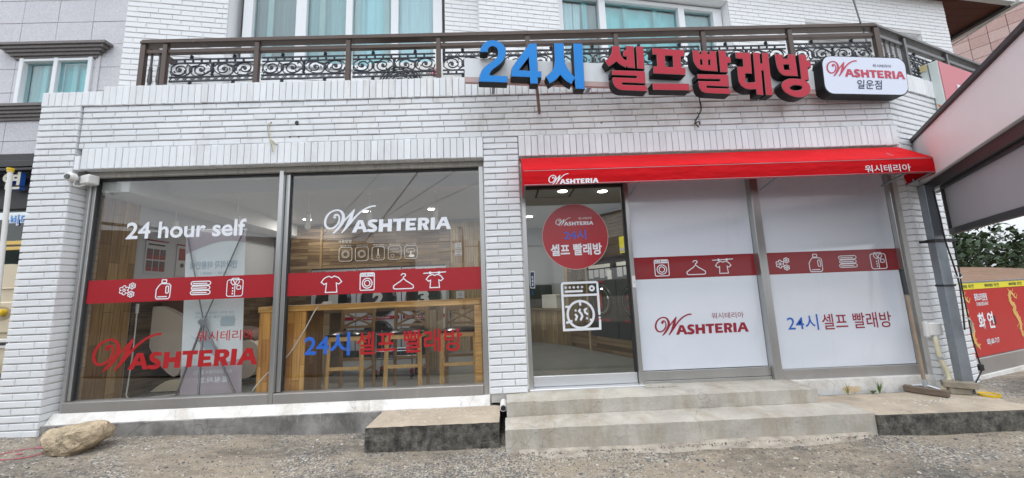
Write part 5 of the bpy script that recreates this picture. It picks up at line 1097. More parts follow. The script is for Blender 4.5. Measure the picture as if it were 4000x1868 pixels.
m.obj('strip_lettering', M['ink'], R_)
m = MB(TR); text(m,'중화요리전문점',(1.12,1.42,1.20,1.285),.0475,.03); text(m,'CHINESE RESTAURANT',(1.135,1.425,1.145,1.185),.0475,.02)
text(m,'화 연',(1.10,1.47,.88,1.07),.0475,.03); text(m,'055) 681-7117',(1.20,1.50,.70,.775),.0475,.03)
m.obj('lettering', M['white'], R_)
m = MB(TR); m.box(1.475,1.515,.0465,.049,.92,1.02); m.obj('seal_mark', M['ink'], R_)
def dragon(u0):
    m = MB(TR); sp = resample([(u0+.16,1.19,.02),(u0+.05,1.27,.045),(u0-.005,1.22,.06),(u0+.0,1.15,.06),(u0+.07,1.10,.07),(u0+.04,1.04,.075),(u0+.09,.98,.075),(u0+.13,.90,.065),(u0+.11,.82,.05),(u0+.14,.74,.04),(u0+.19,.70,.03)],4)
    m.ribbon(sp,.05,.0475)
    for i, p in enumerate(sp):
        if i%2 == 0: sgn = 1 if i%4 else -1; m.ribbon([(p[0],p[1]),(p[0]+sgn*.055,p[1]+.02)],.010,.0473-.00002*i)
    for a, b_ in (((.05,1.27),(-.02,1.31)),((.08,1.27),(.12,1.31)),((.1,.9),(.02,.86)),((.14,.74),(.22,.73)),((.14,.74),(.2,.68)),((.16,1.19),(.2,1.24))): m.ribbon([(u0+a[0],a[1]),(u0+b_[0],b_[1])],.012,.0468)
    m.obj('dragon_print', M['gold'], R_)
dragon(.82); dragon(2.0); dragon(2.8)
m = MB(TR); m.cbox(.772,6,.03,.12,.43,.595,.006); m.obj('sill_panel', M['steeld'], R_)
m = MB(TR); m.box(.772,6,.01,.3,.1,.425); m.obj('plinth', M['plaster'], R_)
m = MB(TR); m.cbox(2.88,3.46,.28,.33,2.22,2.26,.003)
m.obj('light_tube', M['lamp'], R_)
# toothed brick edge beyond the steel column is part of the angled pillar; red projecting sign above
U_ = thing('faded_red_sign', 'faded red box sign with a white Korean character below the side railing', 'sign', (5.0,.1,3.2))
TP = frame((5.27,.27),20.)
m = MB(TP); m.cbox(0,3.2,.0,.17,3.05,4.07,.006); m.obj('casing', mat('pale sign casing',(.60,.66,.64),.5,var=.04), U_)
m = MB(TP); m.box(.012,3.2,-.008,-.002,3.07,4.055); m.obj('face', M['pinks'], U_)
m = MB(TP); text(m,'주',(.29,.92,3.22,3.81),-.012,.05); m.obj('lettering', M['white'], U_); m = MB(TP); text(m,'점',(1.0,1.62,3.22,3.81),-.012,.05); m.obj('lettering', M['white'], U_)
m = MB(TP); m.box(-.004,-.001,.075,.085,3.06,4.06); m.mi = 1; m.add([(-.004,.03,3.50),(-.004,.07,3.54),(-.004,.05,3.48)],[(0,1,2)]); m.mi = 2; m.box(-.006,.0,.09,.172,3.99,4.072); m.obj('edge_seam', [M['metal'],mat('orange scrap',(.7,.18,.05),.6),mat('yellowed tape',(.62,.52,.28),.6)], U_)
# canopy with fascia, roller cloth and steel column
H_ = thing('terrace_canopy', 'terrace canopy with pinkish fascia, black trim and grey roller cloth at the right', 'canopy', (4.3,-.3,.39))
TC = frame((4.68,.146),54+180.)   # runs towards the street
m = MB(TC); m.cbox(-.02,5,-.06,.0,2.50,2.975,.004); m.obj('fascia', M['fascia'], H_)
m = MB(TC); m.cbox(-.06,5,-.08,.10,2.975,3.02,.004); m.cbox(-.05,5,-.03,.10,2.40,2.497,.004); m.cbox(-.05,-.018,-.07,.05,2.45,3.0,.003); m.obj('black_trim', M['trim'], H_)
m = MB(TC); m.cbox(-.03,5,-.05,.02,2.945,2.972,.004); m.obj('upper_trim', M['trim'], H_)
m = MB(TC); m.tube([(.0,.02,2.405),(5,.02,2.405)],.012,8); m.obj('pale_pipe', M['whitep'], H_)
m = MB(TC); m.box(.40,5,.02,.026,1.965,2.385); m.obj('roller_cloth', M['shade'], H_)
m = MB(TC); m.cbox(.37,5,.0,.045,1.905,1.965,.006); m.cbox(.365,.395,.0,.045,1.905,2.40,.004); m.cbox(.365,5,.0,.04,2.37,2.40,.004); m.obj('roller_frame', M['trim'], H_)
# the column
m = MB(); m.cbox(4.305,4.408,-.155,-.095,.385,2.42,.006); m.cbox(4.293,4.308,-.16,-.09,.385,2.42,.003); m.obj('steel_column', M['galv'], H_)
m = MB(); m.cbox(4.27,4.50,-.175,-.085,1.835,1.865,.004); m.cbox(4.288,4.413,-.165,-.085,1.395,1.415,.003); m.cbox(4.25,4.33,-.10,-.05,1.835,1.86,.004); m.obj('black_strap', M['black'], H_)
m = MB(); m.tube(resample([(4.33,-.20,2.35),(4.345,-.20,2.1),(4.35,-.20,1.85),(4.38,-.20,1.62),(4.40,-.20,1.42),(4.385,-.20,1.2),(4.36,-.20,.98)],5),.007,6)
m.tube(resample([(4.435,-.20,1.84),(4.43,-.20,1.6),(4.42,-.2,1.40),(4.42,-.2,1.1),(4.43,-.19,.9),(4.46,-.18,.70),(4.475,-.18,.62),(4.41,-.2,.56),(4.35,-.21,.50),(4.31,-.21,.42)],5),.006,6); m.cbox(4.44,4.48,-.20,-.17,.60,.66,.006); m.obj('cable', M['wire'], H_)
m = MB(); m.tube(resample([(4.37,-.2,1.50),(4.40,-.21,1.47),(4.44,-.2,1.49),(4.42,-.21,1.52)],3),.006,6); m.tube(resample([(4.40,-.2,1.10),(4.43,-.21,1.05),(4.42,-.21,.95)],3),.006,6); m.obj('clip', M['zinc'], H_)
# pink tiled building beyond
PK = thing('pink_tiled_building', 'tall building clad in pink granite tiles beyond the brown eave', 'building', (11,6,.3))
TK = frame((11,6),-60.); rp = random.Random(4)
m = MB(TK); m.box(-1.2,4.4,.02,3,.2,10.5); m.obj('wall_core', M['gap'], PK)
tms = []
cnt = 0
for j in range(20):
    for i in range(16):
        z = 5.3+.27*j; u = -.9+.30*i
        if not tms:
            for q in (0,1): g = MB(); g.cbox(-.146,.146,0,.02,-.131,.131,.002); me = bpy.data.meshes.new('granite_tile'); me.from_pydata(g.v,[],g.f); me.materials.append(M['pinkt' if q else 'pinkt2']); tms.append(me)
        if j*16+i >= 300: break
        o = bpy.data.objects.new('granite_tile', rp.choice(tms)); COL.objects.link(o); o.parent = PK; p = TK(u,rp.uniform(-.002,.002),z); o.location = Vector(p)-woff(PK); o.rotation_euler = (0,0,math.radians(-60))
m = MB(TK)
m.cbox(1.95,2.10,-.03,.015,6.40,6.85,.004); m.obj('vent_slot', M['grand'], PK)
# cable lines in the air at the upper right
for i, (P0, P1, lb, r_, mt) in enumerate((((3.86,-.2,4.66),(4.9,.6,3.95),'grey cable running down across the upper right brick wall',.008,'metal'),((4.25,.3,4.42),(4.62,.35,4.18),'thin short wire branching over the side railing',.004,'metal'),((9.2,4.2,6.05),(10.2,2.2,6.75),'pale cable slanting in front of the pink tiled building',.016,'whitep'))):
    m = MB(); m.tube([tuple(Vector(P0).lerp(Vector(P1),t/8)-Vector((0,0,.03*math.sin(PI*t/8)))) for t in range(9)], r_, 6); tag(m.obj('overhead_cable', M[mt]), lb, 'cable')
# ================================================= INTERIOR
FZ = .45
m = MB(); m.box(-4.42,-.0,.17,3.4,.44,FZ); m.box(0,3.2,.17,4.9,.44,FZ); struct(m.obj('shop_floor', M['floor']))
m = MB(); m.box(-4.6,3.4,.17,5.0,2.95,3.0); struct(m.obj('shop_ceiling', M['ceil']))
m = MB(); m.box(-4.40,-4.0,.17,3.4,2.72,2.95); m.box(-4.0,-.2,.62,.80,2.80,2.95); struct(m.obj('ceiling_beam', M['ceil']))
IW = thing('shop_interior', 'inner walls of the laundry lined with acacia boards below pale paint', 'wall', (-1,2,FZ))
m = MB(); m.box(-4.50,-4.43,.17,3.5,FZ,2.95); m.box(-4.43,-.2,3.42,3.5,FZ,2.95); m.box(-.2,-.12,3.42,4.8,FZ,2.95); m.box(-.2,3.2,4.8,4.9,FZ,2.95); m.obj('painted_wall', M['iwall'], IW)
for i in range(5):
    y0 = .19+.11*i; m = MB(); m.cbox(-4.43,-4.41,y0,y0+.107,FZ,2.93,.002); m.obj('side_board', M['woodv'], IW)
for i in range(18):
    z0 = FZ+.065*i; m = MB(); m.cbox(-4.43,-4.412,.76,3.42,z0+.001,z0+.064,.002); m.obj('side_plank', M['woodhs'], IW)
for i in range(38):
    z0 = FZ+.065*i; m = MB(); m.cbox(-4.40,-1.05,3.40,3.42,z0+.001,z0+.064,.002); m.obj('back_plank', M['woodh'], IW)
for i in range(9):
    x0 = -1.04+.095*i; m = MB(); m.cbox(x0,x0+.092,3.395,3.42,FZ,2.9,.002); m.obj('back_board', M['woodx'], IW)
m = MB(); m.cbox(-3.545,-3.50,3.385,3.40,2.05,2.9,.003); m.obj('batten', M['woodx'], IW)
TW = frame((1.235,3.40),-66.)
m = MB(TW); m.box(-.6,3.2,.55,.65,FZ,2.95); m.obj('painted_wall', M['iwall'], IW)
for i in range(12):
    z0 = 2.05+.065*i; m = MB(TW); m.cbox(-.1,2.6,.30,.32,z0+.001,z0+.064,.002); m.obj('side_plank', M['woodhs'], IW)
# small signs of the pictogram board above the dryers
PB = thing('pictogram_board', 'row of five outlined pictograms on the plank wall above the dryers', 'wall sign', (-2.4,3.38,2.2))
boxes = [(-3.177,-2.931,2.207,2.473),(-2.867,-2.622,2.203,2.469),(-2.549,-2.313,2.206,2.465),(-2.239,-1.993,2.209,2.468),(-1.927,-1.683,2.212,2.464)]
for i, (a,b_,c_,d_) in enumerate(boxes):
    m = MB(); m.ribbon(rrect(a,c_,b_,d_,.045,4),.008,3.384,True,3.39); cx_, cz_ = (a+b_)/2,(c_+d_)/2
    if i in (0,1): m.ribbon(arc(cx_,cz_,.07,0,350,20),.007,3.383,True); m.ribbon(arc(cx_,cz_,.05,0,350,20),.006,3.3828,True)
    if i == 2: m.ribbon(arc(cx_,cz_-.06,.028,0,350,12),.007,3.383,True); m.ribbon([(cx_,cz_-.03),(cx_,cz_+.09)],.02,3.3826)
    if i == 3: m.ribbon([(cx_-.09,cz_+.01),(cx_+.09,cz_+.01)],.006,3.383); m.ribbon(arc(cx_-.04,cz_-.06,.03,0,350,12),.006,3.3826,True); m.ribbon([(cx_-.08,cz_+.07),(cx_+.07,cz_+.07)],.006,3.3824)
    if i == 4: m.ribbon(rrect(cx_-.08,cz_-.0,cx_+.07,cz_+.07,.03,3),.007,3.383,True); m.ribbon([(cx_,cz_+.02),(cx_,cz_-.06)],.02,3.3826); m.ribbon([(cx_-.02,cz_-.07),(cx_+.05,cz_-.07)],.05,3.3824)
    m.obj('pictogram', M['whitep'], PB)
m = MB()
for i, (a,b_,c_,d_) in enumerate(boxes): text(m, ('세탁물 넣기','도어 닫기','온도 선택','동전 투입','시작 버튼')[i], (a+.02,b_-.02,d_+.02,d_+.05), 3.388, .0)
text(m,'사용방법',(-3.2,-2.95,2.56,2.62),3.388,.01); m.obj('lettering', M['whitep'], PB)
for i,(a,b_,c_,d_,lb,inner) in enumerate(((-.95,-.83,2.37,2.50,'upper small white notice on the upright boards behind the right window pane',0),(-.955,-.82,2.24,2.35,'lower small white notice on the upright boards behind the right window pane',1),(-.95,-.79,1.40,1.56,'white notice taped low on the upright boards behind the counter',2))):
    m = MB(); m.box(a,b_,3.385,3.389,c_,d_); m.mi = 1; m.ribbon(arc((a+b_)/2,(c_+d_)/2+.01,.025,0,350,10),.006,3.3835,True); m.box(a+.02,b_-.02,3.383,3.3845,c_+.015,c_+.025); tag(m.obj('notice', [M['poster'],M['ink']]), lb, 'notice')
# dryers
D_ = thing('dryer', 'grey dryer numbered 1 at the left of three behind the window counter', 'dryer', (0,0,0), 'numbered dryers along the back wall')
m = MB(); m.cbox(-.396,.396,0,.38,.02,1.595,.006); m.obj('cabinet', M['dryer'], D_)
m = MB(); m.lathe((0,-.012,1.02),[(.325,0),(.325,.02),(.29,.02)],40,'y'); m.lathe((0,-.012,.36),[(.30,0),(.30,.02),(.27,.02)],40,'y'); m.obj('door_ring', M['chrome'], D_)
m = MB(); m.lathe((0,-.020,1.02),[(.27,-.012),(.305,0),(.305,.02)],40,'y'); m.lathe((0,-.02,.36),[(.25,-.012),(.28,0),(.28,.02)],40,'y'); m.obj('round_door', M['bdoor'], D_)
m = MB(); m.box(-.37,.37,-.006,-.001,.66,.72); m.obj('red_label', M['wine'], D_)
m = MB(); text(m,'건조기 사용 전 확인하세요',(-.34,.2,.675,.705),-.008,.01); m.obj('label_lettering', M['white'], D_)
m = MB(); text(m,'DRYER',(-.37,-.13,1.47,1.545),-.003,.03); m.obj('lettering', M['num2'], D_)
m = MB(); m.box(.22,.34,-.004,-.002,1.50,1.54); m.lathe((0,-.004,1.53),[(.012,0),(.012,.004)],10,'y'); m.mi = 1; m.box(.225,.335,-.006,-.0045,1.505,1.535); m.obj('coin_panel', [M['ink'],M['poster']], D_)
m = MB(); m.box(-.398,-.392,-.003,.0,.0,1.6); m.box(-.396,.396,-.003,0,1.575,1.597); m.box(-.396,.396,-.02,.0,.0,.14); m.obj('dark_edge', M['ink'], D_)
dry = [D_, copy_tree(D_), copy_tree(D_)]
for i, o in enumerate(dry):
    o.location = (-3.085+.805*i, 3.0, FZ)
    o['label'] = ['grey dryer numbered 1 at the left of three behind the window counter','grey dryer numbered 2 in the middle of three behind the window counter','grey dryer numbered 3 at the right end behind the window counter'][i]
    m = MB(); text(m, str(i+1), (-.10+.03*(i==0),.10,.90,1.14), -.0345, .05); q = m.obj('numeral', M['num'], o); q.location = (0,0,0)
# side posters
for i,(y0,y1,z0,z1,lb) in enumerate(((.86,1.145,1.90,2.31,'white wall poster with six dark picture cells behind the left window'),(1.30,1.62,1.88,2.30,'red printed wall poster beside the banner stand behind the left window'))):
    PS = thing('wall_poster', lb, 'poster', (-4.42,y0,z0))
    m = MB(); m.box(-4.428,-4.420,y0,y1,z0,z1); m.obj('sheet', M['poster'], PS)
    m = MB(); m.cbox(-4.424,-4.405,y0-.01,y1+.01,z1,z1+.012,.002); m.obj('top_rail', M['wine'], PS)
    if i == 0:
        for a in range(3):
            for b_ in range(2):
                m = MB(); ya = y0+.02+a*.088; za = z0+.03+b_*.15; m.box(-4.419,-4.4175,ya,ya+.075,za,za+.13); m.mi = 1; m.box(-4.4173,-4.4165,ya,ya+.075,za,za+.055); m.lathe((-4.417,ya+.037,za+.09),[(.018,0),(.018,.001)],8,'x'); m.obj('picture_cell', [M['posterd'],M['posterr']], PS)
        m = MB(); m.box(-4.419,-4.4175,y0+.03,y1-.03,z1-.055,z1-.035); m.obj('title_print', M['ink'], PS)
    else:
        m = MB(); m.box(-4.419,-4.4175,y0+.03,y1-.02,z0+.22,z1-.04); m.obj('red_print', M['posterr'], PS)
        m = MB(); m.lathe((-4.419,y0+.09,z0+.15),[(.03,0),(.03,.002)],12,'x'); m.obj('round_print', M['posterd'], PS)
m = MB(); m.box(-4.42,-4.40,.80,.83,1.42,1.53); o = m.obj('wall_socket', M['whitep']); tag(o,'white double wall socket on the side planks behind the left window','socket')
m = MB(); m.tube(resample([(-4.40,.81,1.42),(-4.39,.80,1.0),(-4.39,.78,.60),(-4.36,.75,.49),(-4.25,.72,.47),(-4.0,.8,.465),(-3.9,.9,.46)],5),.007,6); tag(m.obj('extension_lead', M['whitep']), 'white power cord running down the planks from the wall socket', 'cord')
# interior camera on the ceiling corner
m = MB(); m.cbox(-4.30,-4.16,.20,.26,2.72,2.78,.01); m.tube([(-4.36,.22,2.80),(-4.29,.23,2.76)],.01,6); tag(m.obj('indoor_camera', mat('tan plastic',(.22,.15,.09),.5)), 'brown indoor camera at the top left behind the window', 'camera')
# massage chair
Ch = thing('massage_chair', 'beige and brown massage chair standing behind the banner stand', 'massage chair', (-3.9,1.35,FZ))
side = resample([(-4.66,1.40),(-4.62,1.46),(-4.45,1.49),(-4.28,1.42),(-4.10,1.30),(-4.0,1.12),(-4.05,.90),(-4.16,.66),(-4.25,.66),(-4.40,.80),(-4.52,.98),(-4.62,1.2)],3)
def pillow(name, ring, y0, y1, mt, r=.03):
    mb_ = MB(); xs_ = [p[0] for p in ring]; cxx = sum(xs_)/len(xs_); czz = sum(p[1] for p in ring)/len(ring)
    mb_.poly([ring], y0, y1); return mb_.obj(name, mt, Ch, bevel=r)
sh = lambda R_, dx, dz=0, s=1.: [((p[0]+4.35)*s-4.35+dx, (p[1]-1.1)*s+1.1+dz) for p in R_]
ringA = sh(side[:-1], .12)
pillow('side_shell', ringA, 1.02, 1.16, M['beige'], .04)
pillow('side_shell', sh(side[:-1],.12), 1.62, 1.76, M['beige'], .04)
pillow('back_rest', resample([(-4.52,1.30),(-4.50,1.62),(-4.40,1.80),(-4.15,1.86),(-3.95,1.78),(-3.90,1.4),(-4.0,1.05),(-4.3,1.0)],3), 1.20, 1.58, M['beige'], .04)
pillow('seat_cushion', resample([(-4.2,1.05),(-3.9,1.18),(-3.5,1.16),(-3.28,1.06),(-3.26,.95),(-3.5,.86),(-4.1,.85)],3), 1.20, 1.58, M['brownl'], .04)
pillow('leg_rest', resample([(-3.45,1.0),(-3.28,1.02),(-3.16,.9),(-3.2,.62),(-3.36,.56),(-3.5,.7)],3), 1.15, 1.62, M['beige'], .04)
pillow('brown_pad', resample([(-4.42,1.66),(-4.2,1.70),(-3.98,1.62),(-3.96,1.40),(-4.1,1.34),(-4.36,1.44)],3), 1.10, 1.19, M['brownl'], .03)
pillow('head_bolster', resample([(-4.66,1.40),(-4.70,1.58),(-4.60,1.66),(-4.48,1.60),(-4.46,1.46)],3), 1.06, 1.5, M['beige'], .03)
pillow('black_shell', resample([(-4.62,1.5),(-4.66,1.3),(-4.5,1.0),(-4.3,.75),(-4.1,.62),(-3.9,.60),(-3.6,.66),(-3.4,.62),(-3.3,.5),(-4.0,.50),(-4.2,.55),(-4.45,.9),(-4.72,1.28)],2), 1.22, 1.56, M['leather'], .02)
pillow('base_foot', resample([(-4.38,.46),(-4.33,.50),(-4.2,.58),(-4.05,.60),(-3.6,.58),(-3.4,.47)],2), 1.05, 1.7, M['cream'], .02)
pillow('base_cap', resample([(-4.47,.46),(-4.44,.50),(-4.38,.51),(-4.37,.46)],2), 1.04, 1.15, M['black'], .01)
# banner stand
Bn = thing('banner_stand', 'white hanging banner seen from behind on a grey tripod stand inside the window', 'banner', (-3.22,.45,FZ))
m = MB(); m.add([(-3.52,.46,.545),(-2.875,.46,.545),(-2.925,.44,2.31),(-3.585,.44,2.33)],[(0,1,2,3)]); o = m.obj('banner_sheet', M['banner'], Bn); md = o.modifiers.new('t','SOLIDIFY'); md.thickness = .001
def bpt(u, v, y): x0 = -3.52+(-3.585+3.52)*v; x1 = -2.875+(-2.925+2.875)*v; return (x0+(x1-x0)*u, y-.02*v, .545+(2.32-.545)*v)
m = MB(); vs = [bpt(u/16,1,.4565) for u in range(17)]+[bpt(u/16,.85+.08*math.sin(u/16*2.2),.4565) for u in range(17)]; m.add(vs,[(i,i+1,18+i,17+i) for i in range(16)])
m.add([bpt(0,0,.4565),bpt(1,0,.4565),bpt(1,.20,.4565),bpt(.6,.175,.4565),bpt(0,.165,.4565)],[(0,1,2,3,4)]); m.obj('pink_print', M['bannerp'], Bn)
def btext(body, u0, u1, v0, v1, mt, off=.01):
    vs, fs, _ = text_mesh(body, off); mm = MB(); mm.add([bpt(u0+(1-u)*(u1-u0), v0+v*(v1-v0), .4555) for u, v in vs], fs); mm.obj('mirrored_print', mt, Bn)
btext('안마의자 이용안내',.09,.88,.755,.805,M['bannert'],.02); btext('( 10분 / 1,000원 )',.27,.70,.715,.738,M['bannert'])
btext('동전 또는 지폐를 넣어 주세요',.2,.85,.655,.675,M['bannert']); btext('버튼을 눌러 주세요',.3,.75,.61,.63,M['bannert']); btext('워시테리아에서 즐기는',.2,.85,.115,.14,M['banner']); btext('힐.링.타.임.',.28,.78,.065,.10,M['yel2'] if False else M['banner'],.03)
btext('사용 후에는 전원을 꺼 주세요',.2,.86,.475,.49,M['bannert']); btext('음식물 반입을 금지합니다',.2,.86,.45,.465,M['bannert'])
m = MB(); m.add([bpt(*q,.4558) for q in ((.63,.40),(.85,.40),(.87,.44),(.85,.455),(.65,.455),(.62,.43))],[(0,1,2,3,4,5)]); m.add([bpt(*q,.4558) for q in ((.1,.36),(.22,.33),(.5,.36),(.46,.31),(.6,.27),(.55,.22),(.42,.25),(.3,.3))],[(0,1,2,3,4,5,6,7)]); m.obj('faint_picture', M['bannert'], Bn)
hub = (-3.285,.40,1.31)
m = MB(); m.lathe(hub,[(.018,-.045),(.034,-.03),(.034,.03),(.02,.04)],16); m.lathe((hub[0],.365,1.31),[(.026,-.012),(.03,0),(.03,.03)],16,'y'); m.obj('hub', M['zinc'], Bn)
for e in ((-3.52,.40,.52),(-3.20,.18+.12,.50),(-2.885,.40,.52)): m = MB(); m.tube([hub,e],.011,8); m.lathe(e,[(.015,-.02),(.015,.03)],8); m.obj('leg', M['metal'], Bn)
for e in ((-3.575,.425,2.33),(-2.935,.425,2.31)): m = MB(); m.tube([hub,e],.0065,8); m.obj('arm', M['metal'], Bn)
m = MB(); m.tube([(-3.60,.44,2.335),(-2.915,.44,2.315)],.012,8); m.obj('top_bar', M['whitep'], Bn)
# window counter
Ct = thing('window_counter', 'golden acacia counter running along inside the right window pane', 'counter', (-1.4,.45,FZ))
m = MB(); m.cbox(-2.612,-.272,.25,.66,1.385,1.445,.005); m.obj('counter_top', M['ctopw'], Ct)
m = MB(); m.cbox(-2.60,-2.117,.262,.65,FZ,1.384,.004); m.obj('leg_block', M['cbody'], Ct)
m = MB(); m.box(-2.1165,-2.113,.275,.64,FZ,1.384); m.obj('shaded_block_side', M['cshade'], Ct)  # sheet in the darkened wood, painting the shade of the inner face
m = MB(); m.cbox(-.345,-.272,.262,.65,FZ,1.384,.004); m.obj('end_leg', M['ctopw'], Ct)
m = MB(); m.lathe((-1.93,.33,1.446),[(.045,0),(.045,.025),(.038,.03)],20); tag(m.obj('round_puck', M['whitep']), 'round white cable hub on the wooden window counter', 'hub')
m = MB(); m.tube(resample([(-1.96,.30,1.46),(-2.0,.235,1.40),(-2.10,.225,1.20),(-2.22,.22,1.0),(-2.30,.215,.90),(-2.37,.21,.83),(-2.45,.21,.78),(-2.56,.21,.66),(-2.60,.22,.61)],5),.0055,6); tag(m.obj('white_cable', M['whitep']), 'white cable hanging diagonally in front of the wooden counter', 'cable')
# second table further in
Tb = thing('inner_table', 'dark acacia table behind the bar stools', 'table', (-1.7,1.7,FZ))
m = MB(); m.cbox(-2.72,-.95,1.60,2.05,1.30,1.35,.004); m.obj('table_top', M['woodh'], Tb)
for x in (-2.66,-1.14): m = MB(); m.cbox(x,x+.17,1.62,2.03,FZ,1.30,.004); m.obj('leg', M['woodx'], Tb)
# stools
St = thing('bar_stool', 'x', 'bar stool', (0,0,0), 'bar stools at the window counter')
for sx_ in (-1,1):
    m = MB(); m.tube([(sx_*.195,-.185,0),(sx_*.182,-.165,.60)],.024,4); o = m.obj('front_leg', M['stool'], St)
    m = MB(); m.tube([(sx_*.20,.20,0),(sx_*.188,.175,.60),(sx_*.188,.215,.915)],.022,4); m.obj('rear_leg', M['stoolshade'], St)
m = MB(); m.cbox(-.175,.175,-.190,-.165,.575,.630,.003); m.cbox(-.175,.175,.165,.185,.57,.625,.003); m.cbox(-.197,-.178,-.16,.17,.575,.63,.003); m.cbox(.178,.197,-.16,.17,.575,.63,.003); m.obj('seat_frame', M['stool'], St)
m = MB(); vs = []
for j in range(9):
    for i in range(9):
        x = -.21+.42*i/8; y = -.21+.42*j/8; e = (1-abs(2*i/8-1)**4)*(1-abs(2*j/8-1)**4); vs.append((x*(.97 if e < .01 else 1),y,.632+.042*e))
m.add(vs,[(9*j+i,9*j+i+1,9*j+10+i,9*j+9+i) for j in range(8) for i in range(8)]); m.box(-.205,.205,-.205,.205,.628,.648); m.obj('cushion', M['leather'], St, smooth=True)
m = MB(); m.cbox(-.17,.17,-.190,-.170,.26,.295,.003); m.obj('foot_rail', M['stool'], St)
m = MB(); m.cbox(-.18,.18,.18,.20,.30,.335,.003); m.cbox(-.197,-.18,-.17,.18,.22,.25,.003); m.cbox(.18,.197,-.17,.18,.22,.25,.003); m.obj('stretcher', M['stoolshade'], St)
m = MB(); m.cbox(-.205,.205,.205,.228,.865,.915,.004); m.cbox(-.18,.18,.19,.21,.685,.715,.003); m.obj('back_rail', M['stoolshade'], St)
m = MB(); m.tube([(-.17,.205,.715),(.17,.213,.868)],.013,4); m.tube([(.17,.203,.715),(-.17,.217,.868)],.013,4); m.obj('back_cross', M['stoolshade'], St)
sts = [St, copy_tree(St), copy_tree(St)]
for o, x, y, lb in zip(sts, (-1.83,-1.18,-.555), (.74,.74,.74), ('golden wooden bar stool nearest the solid counter block at the left','golden wooden bar stool in the middle of the three at the counter','golden wooden bar stool by the counter end leg at the right')):
    o.location = (x,y,FZ); o['label'] = lb
# laundry cart behind
LC = thing('laundry_cart', 'chrome laundry cart with red wheels behind the middle bar stool', 'cart', (-1.5,1.35,FZ))
m = MB()
for x in (-1.72,-1.25):
    for y in (1.25,1.5): m.tube([(x,y,FZ+.08),(x,y,1.05)],.010,6)
for z in (.80,.70,1.02):
    m.tube([(-1.72,1.25,z),(-1.25,1.25,z)],.007,6); m.tube([(-1.72,1.5,z),(-1.25,1.5,z)],.007,6); m.tube([(-1.72,1.25,z),(-1.72,1.5,z)],.007,6); m.tube([(-1.25,1.25,z),(-1.25,1.5,z)],.007,6)
m.obj('frame', M['chrome'], LC)
for x in (-1.72,-1.25):
    for y in (1.25,1.5): m = MB(); m.lathe((x-.012,y,FZ+.05),[(.05,0),(.05,.024)],14,'x'); m.obj('wheel', M['bdoor'], LC); m = MB(); m.cbox(x-.02,x+.02,y-.02,y+.02,FZ+.06,FZ+.12,.004); m.obj('caster_fork', M['num2'], LC)
# service counter and machines seen through the door
TSc = frame((.44,4.45),-52.)
SCn = thing('service_counter', 'dark acacia service counter at the back seen through the door', 'counter', (.8,4,FZ))
m = MB(TSc); m.cbox(-.6,1.15,.0,.5,FZ,1.10,.004); m.obj('front', M['woodx'], SCn); m = MB(TSc); m.cbox(-.62,1.17,-.03,.53,1.10,1.14,.004); m.obj('top', M['woodh'], SCn)
m = MB(TSc); m.cbox(-.12,.42,.08,.4,1.142,1.63,.02); tag(m.obj('black_machine', M['black']), 'black vending machine on the service counter behind the door', 'machine')
m = MB(TSc); m.cbox(.44,.86,.04,.38,1.142,1.42,.01); tag(m.obj('white_box', M['whitep']), 'pale box beside the black machine on the service counter', 'box')
m = MB(TSc); m.box(.10,.15,.074,.079,1.42,1.52); tag(m.obj('blue_tag', M['bluee']), 'small blue sticker on the black machine', 'sticker')
WN = thing('washer_wall', 'wooden plinth and batten wall carrying the black washers seen through the door', 'plinth', (1.5,2.8,FZ))
for i in range(4):
    z0 = FZ+.063*i; m = MB(TW); m.cbox(-.15,2.5,.0,.55,z0+.001,z0+.062,.002); m.obj('plank', M['woodh'], WN)
m = MB(TW); m.cbox(.52,.56,-.02,.0,FZ,2.3,.003); m.cbox(-.10,-.06,-.02,.0,FZ,2.3,.003); m.cbox(-.16,-.10,-.02,.5,FZ,2.5,.003); m.obj('batten', M['woodx'], WN)
Ws = thing('washer', 'x', 'washer', (0,0,0), 'black washers seen through the door')
m = MB(); m.cbox(-.36,.36,0,.5,0,1.24,.006); m.obj('cabinet', M['bwash'], Ws)
m = MB(); m.lathe((0,-.02,.60),[(.25,0),(.27,.02)],32,'y'); m.obj('door_rim', M['black'], Ws)
m = MB(); m.lathe((0,-.035,.60),[(.20,0),(.215,.012),(.18,.012)],32,'y'); m.obj('chrome_ring', M['chrome'], Ws)
m = MB(); m.lathe((0,-.036,.60),[(.19,0),(.19,.01)],32,'y'); m.obj('round_glass', M['bdoor'], Ws)
for k in range(4): m = MB(); m.box(-.30+.15*k,-.18+.15*k,-.006,0,.98+.02*(k%2),1.13); m.obj('control_card', M['poster'], Ws)
m = MB(); m.box(-.30,.28,-.008,-.002,1.15,1.21); m.box(.2,.3,-.008,-.002,.95,1.1); m.obj('control_strip', M['whitep'], Ws)
m = MB(); m.box(-.1,.1,-.008,-.002,.90,.93); m.box(-.2,.2,-.008,-.002,.27,.30); m.obj('red_strip', M['wine'], Ws)
wss = [Ws, copy_tree(Ws), copy_tree(Ws)]
for i, (o, u) in enumerate(zip(wss, (.92,1.66,2.42))):
    p = TW(u,.0,.70); o.location = p; o.rotation_euler = (0,0,math.radians(-66)); o['label'] = ('dark washer with red numeral 1 farther behind the door glass','dark washer with red numeral 2 nearer behind the door glass','dark washer with red numeral 3 nearest, beside the entrance')[i]
    m = MB(); text(m, str(i+1), (-.07,.07,.48,.72), -.052, .05); q = m.obj('numeral', M['num2'], o); q.location = (0,0,0)
m = MB(TW); m.box(1.15,1.30,.27,.275,2.08,2.36); m.mi = 1; m.box(1.30,1.42,.272,.277,2.08,2.36); m.mi = 2
for k in range(6): m.box(1.31,1.41,.268,.270,2.10+.042*k,2.12+.042*k)
